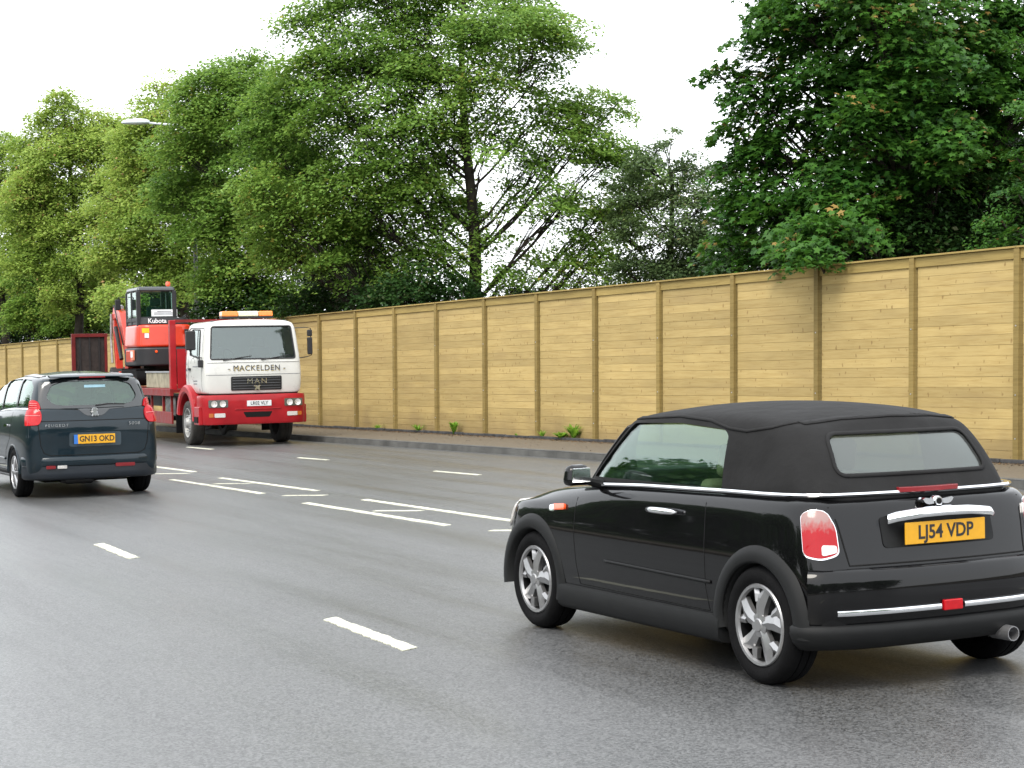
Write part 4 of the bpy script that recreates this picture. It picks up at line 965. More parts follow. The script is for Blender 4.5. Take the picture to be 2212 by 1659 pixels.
# ------------------------------------------------------------------ plant lorry
TL, TA = Vector((-5.893025, 39.738252, 0)), R_(-66.37430)
def lorry():
    root = empty('plant_lorry')
    xF = lambda z: interp(z, [1.05, 1.20, 1.48, 1.74, 2.50, 2.60, 2.66], [1.33, 1.35, 1.36, 1.345, 1.225, 1.16, 1.05])
    levels = [(1.10, 1.03), (1.22, 1.055), (1.48, 1.06), (1.52, 1.058), (1.75, 1.055), (2.1, 1.02), (2.42, .985), (2.52, .955), (2.575, .89)]
    def Pr(t):
        e = interp(t, [0, .04, .85, .955, 1], [.975, 1, 1, .985, .935]); q = []
        X = lambda z: -.28 + (xF(z) + .28) * t
        q += [(X(1.10), 0, 1.08), (X(1.10), .5, 1.08), (X(1.10), .98 * e, 1.08)]
        q += [(X(z), y * e, z) for z, y in levels]
        q += [(X(2.60), .70 * e, 2.605), (X(2.62), .4 * e, 2.62), (X(2.62), 0, 2.625)]
        return q
    me = loft([Pr(t) for t in (0, .04, .3, .6, .85, .955, 1)], .01, .05); cab = link('cab', me, MT['white_paint'], root)
    cab.modifiers.new('s', 'SUBSURF').levels = 2; bake(cab); bv = bvh_of(cab)
    s = cab.modifiers.new('t', 'SOLIDIFY'); s.thickness = .03; s.offset = -1; bake(cab)
    ws = rounded([(.905, 1.80), (.845, 2.475), (-.845, 2.475), (-.905, 1.80)], .05, 5)
    sw = rounded([(1.03, 1.80), (.98, 1.86), (.92, 2.36), (.86, 2.42), (.18, 2.44), (.14, 1.90), (.5, 1.88)], .03)
    cuts = [prismX(ws, .8, 1.8), prismY(sw)]
    boolean(cab, cuts); kill(cuts); cab.data.set_sharp_from_angle(angle=R_(40))
    patch('windscreen', bv, FRT, front_poly(rounded([(-.93, 1.78), (-.87, 2.50), (.87, 2.50), (.93, 1.78)], .05)), MT['glass_truck'], root, -.016, .004, .08)
    line('windscreen_seal', bv, FRT, [(a, b) for a, b in ws] + [ws[0]], .028, MT['ink'], root, .001, .006)
    for fr in (LF, RF):
        patch('side_window', bv, fr, side_poly([(1.06, 1.78), (.93, 2.42), (.86, 2.46), (.16, 2.46), (.12, 1.88), (.5, 1.86)], fr), MT['glass_truck'], root, -.015, .004, .08)
        line('window_seal', bv, fr, side_poly(sw + [sw[0]], fr), .022, MT['ink'], root, .001, .005)
        line('window_bar', bv, fr, side_poly([(.80, 1.85), (.72, 2.42)], fr), .03, MT['ink'], root, .001, .012)
        line('door_gap', bv, fr, side_poly([(1.12, 2.42), (1.14, 1.80), (1.13, 1.15)], fr), .010, MT['dark'], root, .0005, .001)
        line('door_gap', bv, fr, side_poly([(.06, 2.46), (.05, 1.30)], fr), .010, MT['dark'], root, .0005, .001)
        patch('door_handle', bv, fr, side_poly([(.10, 1.58), (.10, 1.63), (.26, 1.63), (.26, 1.58)], fr), MT['ink'], root, .001, .03)
    R2 = RF
    # lettering down the rear edge of the door and small notices (right side of the cab)
    for k, ch in enumerate('PLANT'):
        text('door_lettering', ch, .10, MT['slate'], root, (-.10, -1.068, 1.98 - k * .13), -90, .002, 1, 1)
    for k, (zz, ww) in enumerate(((1.66, .42), (1.36, .34), (1.30, .30))):
        line('door_notice', bv, R2, [(.62 - ww / 2, zz), (.62 + ww / 2, zz)], .022, MT['grey_ink'], root, .001, .001)
    arcp = [(.42 + .18 * math.cos(t), 1.70 + .14 * math.sin(t)) for t in np.linspace(.2, math.pi - .2, 10)]
    line('door_emblem', bv, R2, arcp, .014, MT['grey_ink'], root, .001, .001)
    # front: crease, grille, lettering
    line('cab_crease', bv, FRT, [(-1.0, 1.475), (1.0, 1.475)], .012, MT['grey_ink'], root, .0008, .001)
    line('cab_crease', bv, FRT, [(-.98, 1.735), (.98, 1.735)], .014, MT['white_paint'], root, .001, .010)
    g = patch('grille', bv, FRT, rounded([(-.50, 1.15), (-.50, 1.44), (.58, 1.44), (.58, 1.15)], .03), MT['dark_metal'], root, .001, .012)
    for zz in (1.185, 1.24, 1.295, 1.35, 1.405):
        line('grille_bar', bv, FRT, [(-.47, zz), (.55, zz)], .012, MT['bar_grey'], g, .014, .012)
    def hitx(y, z, off): return FRT.hit(bv, y, z, off)
    for nm, s_, z_, sz, sp in (('grille_lettering', 'MAN', 1.335, .15, 1.3),):
        text(nm, s_, sz, MT['chrome'], g, hitx(.04, z_, .034), 180, .006, sp, 1.15, bold=.0)
    lion = [(-.06, -.05), (-.02, -.05), (.0, -.02), (.03, -.05), (.07, -.05), (.05, -.01), (.06, .03), (.09, .045), (.05, .055), (.01, .035), (-.05, .05), (-.08, .03), (-.03, .015), (-.04, -.02)]
    c0 = hitx(.04, 1.205, .03)
    MB().prism(lion, lambda a, b: (c0.x, c0.y + a, c0.z + b), lambda a, b: (c0.x + .012, c0.y + a, c0.z + b)).build('lion_badge', MT['chrome'], g)
    c1 = hitx(.05, 1.605, .004)
    text('front_lettering', '- MACKELDEN -', .165, MT['gold'], root, (c1.x, c1.y + .010, c1.z - .012), 180, .0006, 1.12, .95, tilt=0, bold=.0)
    text('front_lettering', '- MACKELDEN -', .165, MT['slate'], root, (c1.x + .003, c1.y, c1.z), 180, .001, 1.12, .97, bold=.0)
    # wipers
    for y0, y1 in ((-.65, -.05), (.15, .75)):
        p0 = hitx(y0, 1.775, .02); p1 = hitx(y1, 1.86, .02)
        MB().tube([p0, p1], [.012, .007], 6).build('wiper', MT['ink'], root)
    # dark gap under the cab and red bumper
    MB().box((.75, 0, 1.085), (1.1, 1.9, .07)).build('cab_base', MT['dark'], root)
    bp = [(.92, 1.10), (1.15, 1.10), (1.33, 1.075), (1.43, 1.0), (1.465, .85), (1.475, .5), (1.478, 0)]
    path = mirror_path([(x, y, 0) for x, y in bp])[::-1]
    bo = MB().sweep(path, [(-.07, .45), (-.02, .455), (.0, .50), (.004, .75), (.012, .80), (.014, 1.0), (.0, 1.055), (-.08, 1.065)]).build('bumper', MT['red_paint'], root, smooth=True, auto=40)
    me = bo.data
    bb = BVHTree.FromPolygons([v.co for v in me.vertices], [tuple(p.vertices) for p in me.polygons])
    for sg in (-1, 1):
        hl = patch('headlight', bb, FRT, rounded([(sg * .80 - .20, .81), (sg * .80 - .20, .965), (sg * .80 + .20, .965), (sg * .80 + .20, .81)], .025), MT['head_dark'], root, .002, .010)
        for dx in (-.09, .085):
            c = FRT.hit(bb, sg * .80 + dx, .885, .012)
            MB().lathe([(0, 0.004), (.045, .006), (.062, .014), (.066, .016)], c, 'x', 20).build('reflector', MT['white_lens'], hl, smooth=True)
        patch('fog_lamp', bb, FRT, rounded([(sg * .80 - .11 - .03 * sg, .605), (sg * .80 - .11 - .03 * sg, .69), (sg * .80 + .11 - .03 * sg, .69), (sg * .80 + .11 - .03 * sg, .605)], .015), MT['white_lens'], root, .002, .010)
        patch('indicator', bb, FRT, rounded([(sg * .94 - .05, .61), (sg * .94 - .05, .69), (sg * .94 + .04, .69), (sg * .94 + .04, .61)], .012), MT['amber_dull'], root, .002, .008)
    patch('air_intake', bb, FRT, rounded([(-.22, .595), (-.28, .705), (.34, .705), (.28, .595)], .02), MT['dark'], root, .001, .003)
    line('bumper_crease', bb, FRT, [(-.45, .765), (.52, .765)], .014, MT['red_paint'], root, .001, .012)
    c = FRT.hit(bb, .06, .88, .004)
    po = MB().box(c, (.008, .52, .115)).build('number_plate', MT['white_plate'], root, bevel=.003)
    text('plate_text', 'LR02 VLY', .10, MT['ink'], po, (c.x + .006, c.y, c.z), 180, .0015, 1.0, .92, bold=.001)
    # light bar
    lb = MB().box((.90, -.01, 2.675), (.22, 1.10, .05)).build('light_bar', MT['ink'], root, bevel=.01)
    for y0, y1, m_ in ((-.56, -.21, 'amber'), (-.208, .228, 'cream'), (.23, .54, 'amber')):
        MB().box((.90, (y0 + y1) / 2, 2.745), (.25, y1 - y0, .11), None, .96).build('light_bar_lens', MT[m_], lb, bevel=.025, seg=3)
    for sg in (-.78, .74): MB().box((1.12, sg, 2.585), (.05, .10, .03)).build('marker_lamp', MT['grey_ink'], root, bevel=.008)
    # mirrors
    mr = MB().box((1.20, 1.27, 2.05), (.09, .10, .36)).build('wing_mirror', MT['ink'], root, bevel=.02)
    MB().box((1.20, 1.27, 2.32), (.09, .10, .14)).build('wide_mirror', MT['ink'], mr, bevel=.02)
    MB().tube([(1.14, .96, 2.43), (1.20, 1.18, 2.44), (1.20, 1.29, 2.42), (1.20, 1.30, 2.1), (1.20, 1.30, 1.85), (1.20, 1.2, 1.82), (1.25, 1.02, 1.80)], .011, 6).build('mirror_arm', MT['ink'], mr)
    mr = MB().box((1.02, -1.24, 2.20), (.12, .20, .40)).build('wing_mirror', MT['ink'], root, bevel=.025)
    MB().tube([(1.15, -.97, 2.44), (1.06, -1.22, 2.45), (1.02, -1.26, 2.40), (1.02, -1.26, 2.0), (1.08, -1.2, 1.86), (1.15, -1.04, 1.84)], .011, 6).build('mirror_arm', MT['ink'], mr)
    MB().box((1.21, -1.09, 1.72), (.08, .10, .16)).build('kerb_mirror', MT['ink'], root, bevel=.02)
    # red mudguards, steps
    for sg in (-1, 1):
        mb = MB(); sec = [(.60, .70), (.60, 1.13), (.64, 1.165), (.74, 1.165), (.78, 1.13), (.78, .70)]; k = len(sec); n = 24
        for i in range(n + 1):
            a = R_(2 + 166 * i / n)
            for r, y in sec: mb.v.append((.06 + r * math.cos(a), sg * y, .50 + r * math.sin(a)))
        for i in range(n):
            for j in range(k): mb.f.append((i * k + j, i * k + (j + 1) % k, (i + 1) * k + (j + 1) % k, (i + 1) * k + j)); mb.mi.append(0)
        mb.build('mudguard', MT['red_paint'], root, smooth=True, auto=40)
        MB().box((1.02, sg * 1.03, .64), (.44, .24, .38)).build('step_box', MT['red_paint'], root, bevel=.02)
        MB().box((1.02, sg * 1.155, .56), (.30, .03, .12)).build('step_tread', MT['dark'], root)
        wheel(root, 0, 1.10, sg, .47, .29, .30, 'truck', 'dusty_rubber')
        for x in (-4.6, -5.95):
            wheel(root, x, 1.15, sg, .47, .29, .30, 'truck', 'dusty_rubber')
        MB().box((-.86, sg * .95, .62), (.03, .36, .78)).build('mud_flap', MT['rubber'], root)
        MB().box((-3.9, sg * .42, .86), (9.6, .09, .26)).build('chassis_rail', MT['dark_metal'], root)
        # deck side rail and guards
        MB().box((-5.4, sg * 1.20, 1.11), (9.0, .08, .16)).build('side_rail', MT['dull_red'], root, bevel=.01)
        MB().box((-2.15, sg * 1.17, .555), (2.3, .04, .26)).build('side_guard', MT['dull_red'], root, bevel=.008)
        for x in (-1.22, -2.0, -3.15): MB().box((x, sg * 1.13, .84), (.06, .05, .42)).build('guard_bracket', MT['dull_red'], root)
        q = MB()
        for i in range(3): q.lathe([(0, .0), (.11, 0), (.12, .02), (.12, .40), (.11, .42), (0, .42)], (-2.45 + i * .30, sg * .86, .58), 'z', 18)
        q.build('air_tank', MT['steel_wheel'], root, smooth=True, auto=40)
        MB().box((-1.05, sg * 1.13, 1.90), (.16, .13, 1.55)).build('headboard_post', MT['red_paint'], root, bevel=.01)
    MB().box((-1.05, 0, 2.655), (.09, 2.15, .06)).build('headboard_bar', MT['dull_red'], root)
    MB().box((-.98, 0, 1.62), (.05, 2.1, .86)).build('headboard', MT['red_paint'], root, bevel=.005)
    MB().box((-5.4, 0, 1.135), (9.0, 2.34, .07)).build('deck', MT['dull_red'], root)
    MB().box((.1, 0, .75), (2.0, .8, .5)).build('engine', MT['dark'], root, bevel=.05)
    MB().tube([(0.02, -.85, .47), (0.02, .85, .47)], .07, 10).build('front_axle', MT['dark_metal'], root)
    for x in (-4.6, -5.95): MB().tube([(x, -.9, .47), (x, .9, .47)], .08, 10).build('rear_axle', MT['dark_metal'], root)
    # pale weathered board leaning along the deck edge
    MB().box((-2.45, -1.10, 1.37), (2.5, .05, .34)).build('side_board', MT['board_metal'], root, bevel=.006)
    MB().box((-2.45, -1.10, 1.555), (2.55, .09, .03)).build('board_cap', MT['galv'], root)
    # folded tail ramp standing at the back
    ro = MB()
    ro.box((-10.0, -1.20, 2.52), (.08, .94, .09)); ro.box((-10.0, -1.62, 1.86), (.08, .10, 1.25)); ro.box((-10.0, -.78, 1.86), (.08, .07, 1.25)); ro.box((-10.0, -1.20, 1.22), (.08, .98, .08))
    rr = ro.build('tail_ramp', MT['ramp_red'], root, bevel=.008)
    q = MB().box((-10.02, -1.20, 1.88), (.02, .80, 1.26))
    q.build('ramp_plate', MT['mesh_panel'], rr)
    q = MB()
    for k in range(3): q.box((-9.998, -1.45 + k * .25, 1.86), (.02, .04, 1.22))
    q.build('ramp_cleat', MT['dark_metal'], rr)
    MB().box((-10, .6, 1.86), (.08, .98, 1.3)).build('tail_ramp', MT['mesh_panel'], root, bevel=.01)
    # cab interior
    for y in (-.5, .5): seat(root, .1, y, 1.35, 'grey_seat', .5, .7)
    MB().box((1.0, 0, 1.70), (.35, 1.8, .22)).build('dashboard', MT['dash'], root, bevel=.05, seg=3)
    ring = [(.78 + .08 * math.sin(t), -.5 + .22 * math.cos(t), 1.86 + .16 * math.sin(t)) for t in np.linspace(0, 2 * math.pi, 25)]
    MB().tube(ring, .016, 6, caps=False).build('steering_wheel', MT['dash'], root, smooth=True)
    tag(root, 'white and red plant lorry with amber light bar, parked at the kerb facing the camera', 'lorry')
    root.location = TL; root.rotation_euler = (0, 0, TA)
MT['bar_grey'] = mat('bar_grey', (.07, .075, .08), .5)
MT['grey_ink'] = mat('grey_ink', (.16, .17, .18), .5)
MT['head_dark'] = mat('head_dark', (.10, .11, .10), .15, .3, 1)
MT['amber_dull'] = mat('amber_dull', (.40, .10, .01), .3, 0, .6)
lorry()

# ------------------------------------------------------------------ mini excavator on the deck (faces the back of the lorry)
def excavator():
    root = empty('mini_excavator')
    for sg in (1, -1):
        pts = [(-.95, .24), (-.82, .06), (.82, .06), (.98, .24), (.84, .44), (-.80, .44)]
        q = MB().prism(rounded(pts, .18, 5), lambda a, b: (a, sg * .44, b - .0), lambda a, b: (a, sg * .74, b))
        o = q.build('track', MT['rubber'], root, bevel=.02)
        l = MB()
        for i in range(14): l.box((-.78 + i * .12, sg * .59, .455), (.05, .29, .025))
        l.build('track_lug', MT['rubber'], o)
        MB().box((0, sg * .42, .25), (1.5, .06, .20)).build('track_frame', MT['dark_metal'], root)
    MB().box((0, 0, .33), (.9, .9, .2)).build('undercarriage', MT['dark_metal'], root, bevel=.03)
    MB().lathe([(0, .42), (.36, .42), (.36, .52), (0, .52)], (0, 0, 0), 'z', 28).build('slew_ring', MT['dark_metal'], root)
    bl = MB().box((1.22, 0, .25), (.08, 1.45, .30)).build('dozer_blade', MT['orange_paint'], root, bevel=.02)
    # superstructure: rounded counterweight (black) and engine hood (orange)
    def D(x0, z0, z1, w0, w1, name, m, bev):
        n = 12; poly = [(.62, w0), (-.45, w0)]
        for i in range(n + 1):
            a = R_(90 + 180 * i / n); poly.append((-.45 + (x0 + .45) * -math.cos(a) * -1 if 0 else -.45 + (x0 + .45) * abs(math.cos(a)) ** .8, w0 * math.copysign(abs(math.sin(a)) ** .45, math.sin(a))))
        poly += [(-.45, -w0), (.62, -w0)]
        pl = []
        for p in poly:
            if not pl or (abs(p[0] - pl[-1][0]) + abs(p[1] - pl[-1][1])) > 1e-4: pl.append(p)
        k = w1 / w0
        return MB().prism(pl, lambda a, b: (a, b, z0), lambda a, b: (a * (1 if a > 0 else k), b * k, z1)).build(name, m, root, bevel=bev, seg=3)
    D(-.95, .52, .96, .70, .70, 'counterweight', MT['ink'], .05)
    D(-.93, .965, 1.50, .69, .66, 'engine_cover', MT['orange_paint'], .06)
    D(-.80, 1.50, 1.66, .62, .60, 'rear_shelf', MT['ink'], .02)
    # side steps and stickers
    MB().box((.0, .66, .76), (.8, .10, .30)).build('side_cover', MT['orange_paint'], root, bevel=.03)
    MB().box((-.42, .72, .78), (.30, .04, .24)).build('side_plate', MT['pale_orange'], root, bevel=.01)
    MB().box((-.42, .745, .80), (.18, .01, .14)).build('side_sticker', MT['white'], root)
    MB().box((-.885, .50, 1.36), (.012, .17, .11)).build('warning_sticker', MT['yellow'], root)
    MB().box((-.89, .475, 1.24), (.012, .10, .11)).build('notice_sticker', MT['white'], root)
    MB().box((-.93, -.55, 1.33), (.03, .26, .10)).build('vent', MT['ink'], root)
    MB().lathe([(0, -.968), (.03, -.966), (.034, -.94)], (0, .27, .86), 'x', 12).build('rear_reflector', MT['orange_lens'], root)
    text('lettering', 'Kubota', .15, MT['white'], root, (-.812, .20, 1.585), 0, .003, 1.0, 1.0, bold=.003)
    # cab: roof, pillars, glass
    y0, y1, x0, x1, z0, z1 = -.27, .59, -.58, .62, 1.64, 2.32
    cab = MB()
    for x, y in ((x0, y0), (x0, y1), (x1, y0), (x1, y1), (.05, y1), (.05, y0)): cab.box((x, y, 1.64), (.09, .09, 1.34) if x > 0 else (.11, .10, 1.34))
    cab.box(((x0 + x1) / 2, y1, z0 - .02), (x1 - x0, .08, .10)).box(((x0 + x1) / 2, y0, z0 - .02), (x1 - x0, .08, .10)).box((x0, (y0 + y1) / 2, z0), (.09, y1 - y0, .10))
    co = cab.build('cab_frame', MT['ink'], root, bevel=.02)
    MB().box(((x0 + x1) / 2, (y0 + y1) / 2, z1 + .035), (x1 - x0 + .12, y1 - y0 + .08, .11), None, .93).build('roof', MT['dark_grey'], root, bevel=.05, seg=4)
    gl = MB().box((x0 - .02, (y0 + y1) / 2, 1.98), (.012, y1 - y0 - .12, .60)); gl.build('rear_glass', MT['glass_cab'], root)
    MB().box(((x0 + x1) / 2, y1 + .02, 1.98), (x1 - x0 - .12, .012, .60)).build('side_glass', MT['glass_cab'], root)
    MB().box(((x0 + x1) / 2, y0 - .02, 1.98), (x1 - x0 - .12, .012, .60)).build('side_glass', MT['glass_cab'], root)
    sn = MB().box((x0 - .035, -.02, 1.78), (.01, .62, .16)).build('window_sign', MT['white'], root)
    for zz in (1.815, 1.78, 1.75): MB().box((x0 - .0415, -.02, zz), (.002, .50 if zz < 1.8 else .34, .012)).build('sign_text', MT['slate'], sn)
    seat(root, -.2, .12, 1.30, 'teal_seat', .46, .65)
    MB().lathe([(0, 2.40), (.03, 2.40), (.03, 2.44), (.055, 2.44), (.058, 2.50), (.045, 2.535), (0, 2.54)], (-.30, -.20, 0), 'z', 18).build('beacon', MT['orange_lens'], root, smooth=True, auto=40)
    MB().tube([(.62, .66, 2.20), (.70, .80, 2.20), (.70, .80, 1.95)], .012, 6).build('mirror_arm', MT['ink'], root)
    MB().box((.70, .81, 2.02), (.04, .14, .26)).build('mirror', MT['ink'], root, bevel=.02)
    MB().box((.66, -.44, 2.28), (.10, .10, .10)).build('work_lamp', MT['grey_ink'], root, bevel=.02)
    MB().tube([(-.62, -.44, 1.66), (-.66, -.52, 1.72), (-.5, -.60, 1.70), (-.1, -.62, 1.66)], .022, 6).build('hose', MT['ink'], root, smooth=True)
    # boom swung to the left, dipper, bucket
    by = .50
    def beam(name, pts, w_, m, hs):
        q = MB(); n = len(pts); vs = []; P = [Vector((p[0], 0, p[1])) for p in pts]
        for i, p in enumerate(P):
            d = (P[min(i + 1, n - 1)] - P[max(i - 1, 0)]).normalized(); nn = Vector((-d.z, 0, d.x))
            for s_ in (1, -1):
                for yy in (-w_ / 2, w_ / 2): vs.append(p + nn * s_ * hs[i] / 2 + Vector((0, by + yy, 0)))
        fs = []
        for i in range(n - 1):
            b = 4 * i; fs += [(b, b + 1, b + 5, b + 4), (b + 1, b + 3, b + 7, b + 5), (b + 3, b + 2, b + 6, b + 7), (b + 2, b, b + 4, b + 6)]
        fs += [(0, 2, 3, 1), (4 * n - 4, 4 * n - 3, 4 * n - 1, 4 * n - 2)]
        return q.add(vs, fs).build(name, m, root, bevel=.012)
    MB().box((.78, .46, .62), (.36, .34, .36)).build('swing_bracket', MT['red_arm'], root, bevel=.04)
    beam('boom', [(.85, .70), (1.25, 1.25), (1.62, 1.72), (2.05, 1.86), (2.45, 1.78)], .20, MT['red_arm'], [.22, .30, .32, .24, .18])
    beam('dipper', [(2.30, 1.98), (2.38, 1.60), (2.30, .98), (2.20, .45)], .17, MT['red_arm'], [.20, .26, .2, .14])
    MB().prism(rounded([(2.20, .52), (2.40, .38), (2.36, .10), (2.05, .04), (1.86, .22), (2.02, .40)], .05), lambda a, b: (a, by - .22, b), lambda a, b: (a, by + .22, b)).build('bucket', MT['dark_metal'], root, bevel=.01)
    MB().tube([(1.15, by + .16, .70), (1.75, by + .16, 1.50)], [.05, .05], 10).build('boom_cylinder', MT['dark_alloy'], root)
    MB().tube([(1.7, by, 2.0), (2.28, by, 2.08)], [.045, .03], 10).build('dipper_cylinder', MT['galv'], root)
    MB().tube([(2.42, by + .13, 1.85), (2.44, by + .14, 1.2), (2.34, by + .14, .62)], [.03, .03, .03], 8).build('bucket_cylinder', MT['steel_wheel'], root)
    MB().tube([(1.0, by + .14, 1.05), (1.4, by + .18, 1.62), (1.9, by + .16, 2.05), (2.3, by + .1, 2.02)], .018, 6).build('hose', MT['ink'], root, smooth=True)
    tag(root, 'orange mini excavator with black cab and orange beacon standing on the lorry deck', 'excavator')
    Mt = Matrix.Translation(TL) @ Matrix.Rotation(TA, 4, 'Z')
    p = Mt @ Vector((-5.75, -.36, 1.172))
    root.location = p; root.rotation_euler = (0, 0, TA + math.pi)
MT['pale_orange'] = mat('pale_orange', (.62, .20, .12), .5)
MT['dark_grey'] = mat('dark_grey', (.045, .05, .055), .35, 0, .4)
MT['teal_seat'] = mat('teal_seat', (.03, .05, .05), .7)
MT['red_arm'] = mat('red_arm', (.52, .04, .02), .4, 0, .3, .5, .2, 6)
MT['glass_cab'] = glass('glass_cab', (.62, .80, .74), .05, .03, .08)
excavator()

# ------------------------------------------------------------------ street lamp behind the fence
def street_lamp():
    Y = 53.0; base = at(428, 800, Y); base.z = .1
    root = empty('street_lamp', base)
    tip = at(262, 255, Y) - base; knee = at(418, 262, Y) - base
    H = knee.z - .1
    po = MB().tube([(0, 0, 0), (0, 0, 1.6), (0, 0, 1.65), (0, 0, H - .5)], [.10, .10, .065, .05], 12).build('pole', MT['pole_grey'], root, smooth=True, auto=40)
    d = Vector((tip.x, tip.y, 0)).normalized()
    arm_end = d * (Vector((tip.x, tip.y, 0)).length - .80)
    MB().tube([(0, 0, H - .5), tuple(d * .10 + Vector((0, 0, H - .15))), tuple(d * .45 + Vector((0, 0, H))), tuple(arm_end + Vector((0, 0, H + .08)))], [.045, .04, .035, .03], 10).build('bracket', MT['lamp_grey'], root, smooth=True)
    # lantern: flat tapered shell with a shallow bowl
    ax = d; sd_ = Vector((-d.y, d.x, 0)); h = MB(); prof = [(0, .05, .05), (.08, .10, .09), (.30, .16, .12), (.60, .15, .10), (.76, .09, .06), (.80, .03, .02)]
    zc = H + .10; n = 12
    for a, hw, hh in prof:
        for k in range(n):
            t = 2 * math.pi * k / n; p = arm_end + ax * a + sd_ * hw * math.cos(t); zz = zc + (hh if math.sin(t) > 0 else hh * .55) * math.sin(t)
            h.v.append((p.x, p.y, zz))
    for i in range(len(prof) - 1):
        for k in range(n): h.f.append((i * n + k, i * n + (k + 1) % n, (i + 1) * n + (k + 1) % n, (i + 1) * n + k)); h.mi.append(0)
    h.f.append(tuple(range(n))); h.mi.append(0); h.f.append(tuple((len(prof) - 1) * n + k for k in range(n))); h.mi.append(0)
    h.build('lantern', MT['lamp_grey'], root, smooth=True)
    tag(root, 'grey street lamp with a flat lantern reaching out of the tree tops on the left', 'street lamp')
street_lamp()

# ------------------------------------------------------------------ trees
rng = np.random.default_rng(11)
def leaf_mesh(name, C, Nn, size, tint, m, parent, star=False, rg=rng):
    """one mesh of many leaves: centres C, normals Nn, sizes, tints"""
    k = len(C)
    Nn = Nn / np.linalg.norm(Nn, axis=1, keepdims=True)
    rv = rg.normal(size=(k, 3)); T = np.cross(Nn, rv); T /= np.linalg.norm(T, axis=1, keepdims=True) + 1e-9; B = np.cross(Nn, T)
    if star:
        ang = np.array([0, 32, 62, 95, 140, 180, 220, 265, 298, 328]) * math.pi / 180
        rad = np.array([1.0, .50, .92, .45, .70, .28, .70, .45, .92, .50]); zf = np.array([-.18, 0, -.12, 0, -.1, 0, -.1, 0, -.12, 0])
    else:
        ang = np.array([0, 75, 180, 285]) * math.pi / 180; rad = np.array([1.0, .62, .75, .62]); zf = np.array([-.22, .05, -.12, .05])
    n = len(ang); V = np.zeros((k, n, 3))
    for i in range(n):
        V[:, i] = C + (T * math.cos(ang[i]) + B * math.sin(ang[i])) * (rad[i] * size * .5)[:, None] + Nn * (zf[i] * size * .5)[:, None]
    me = bpy.data.meshes.new(name); me.vertices.add(k * n); me.vertices.foreach_set('co', V.reshape(-1))
    me.loops.add(k * n); me.loops.foreach_set('vertex_index', np.arange(k * n, dtype=np.int32))
    me.polygons.add(k); me.polygons.foreach_set('loop_start', np.arange(0, k * n, n, dtype=np.int32)); me.polygons.foreach_set('loop_total', np.full(k, n, dtype=np.int32))
    me.update(calc_edges=True)
    a = me.attributes.new('tint', 'FLOAT', 'FACE'); a.data.foreach_set('value', tint.astype(np.float32))
    o = bpy.data.objects.new(name, me); COL.objects.link(o); me.materials.append(m)
    if parent: o.parent = parent
    return o
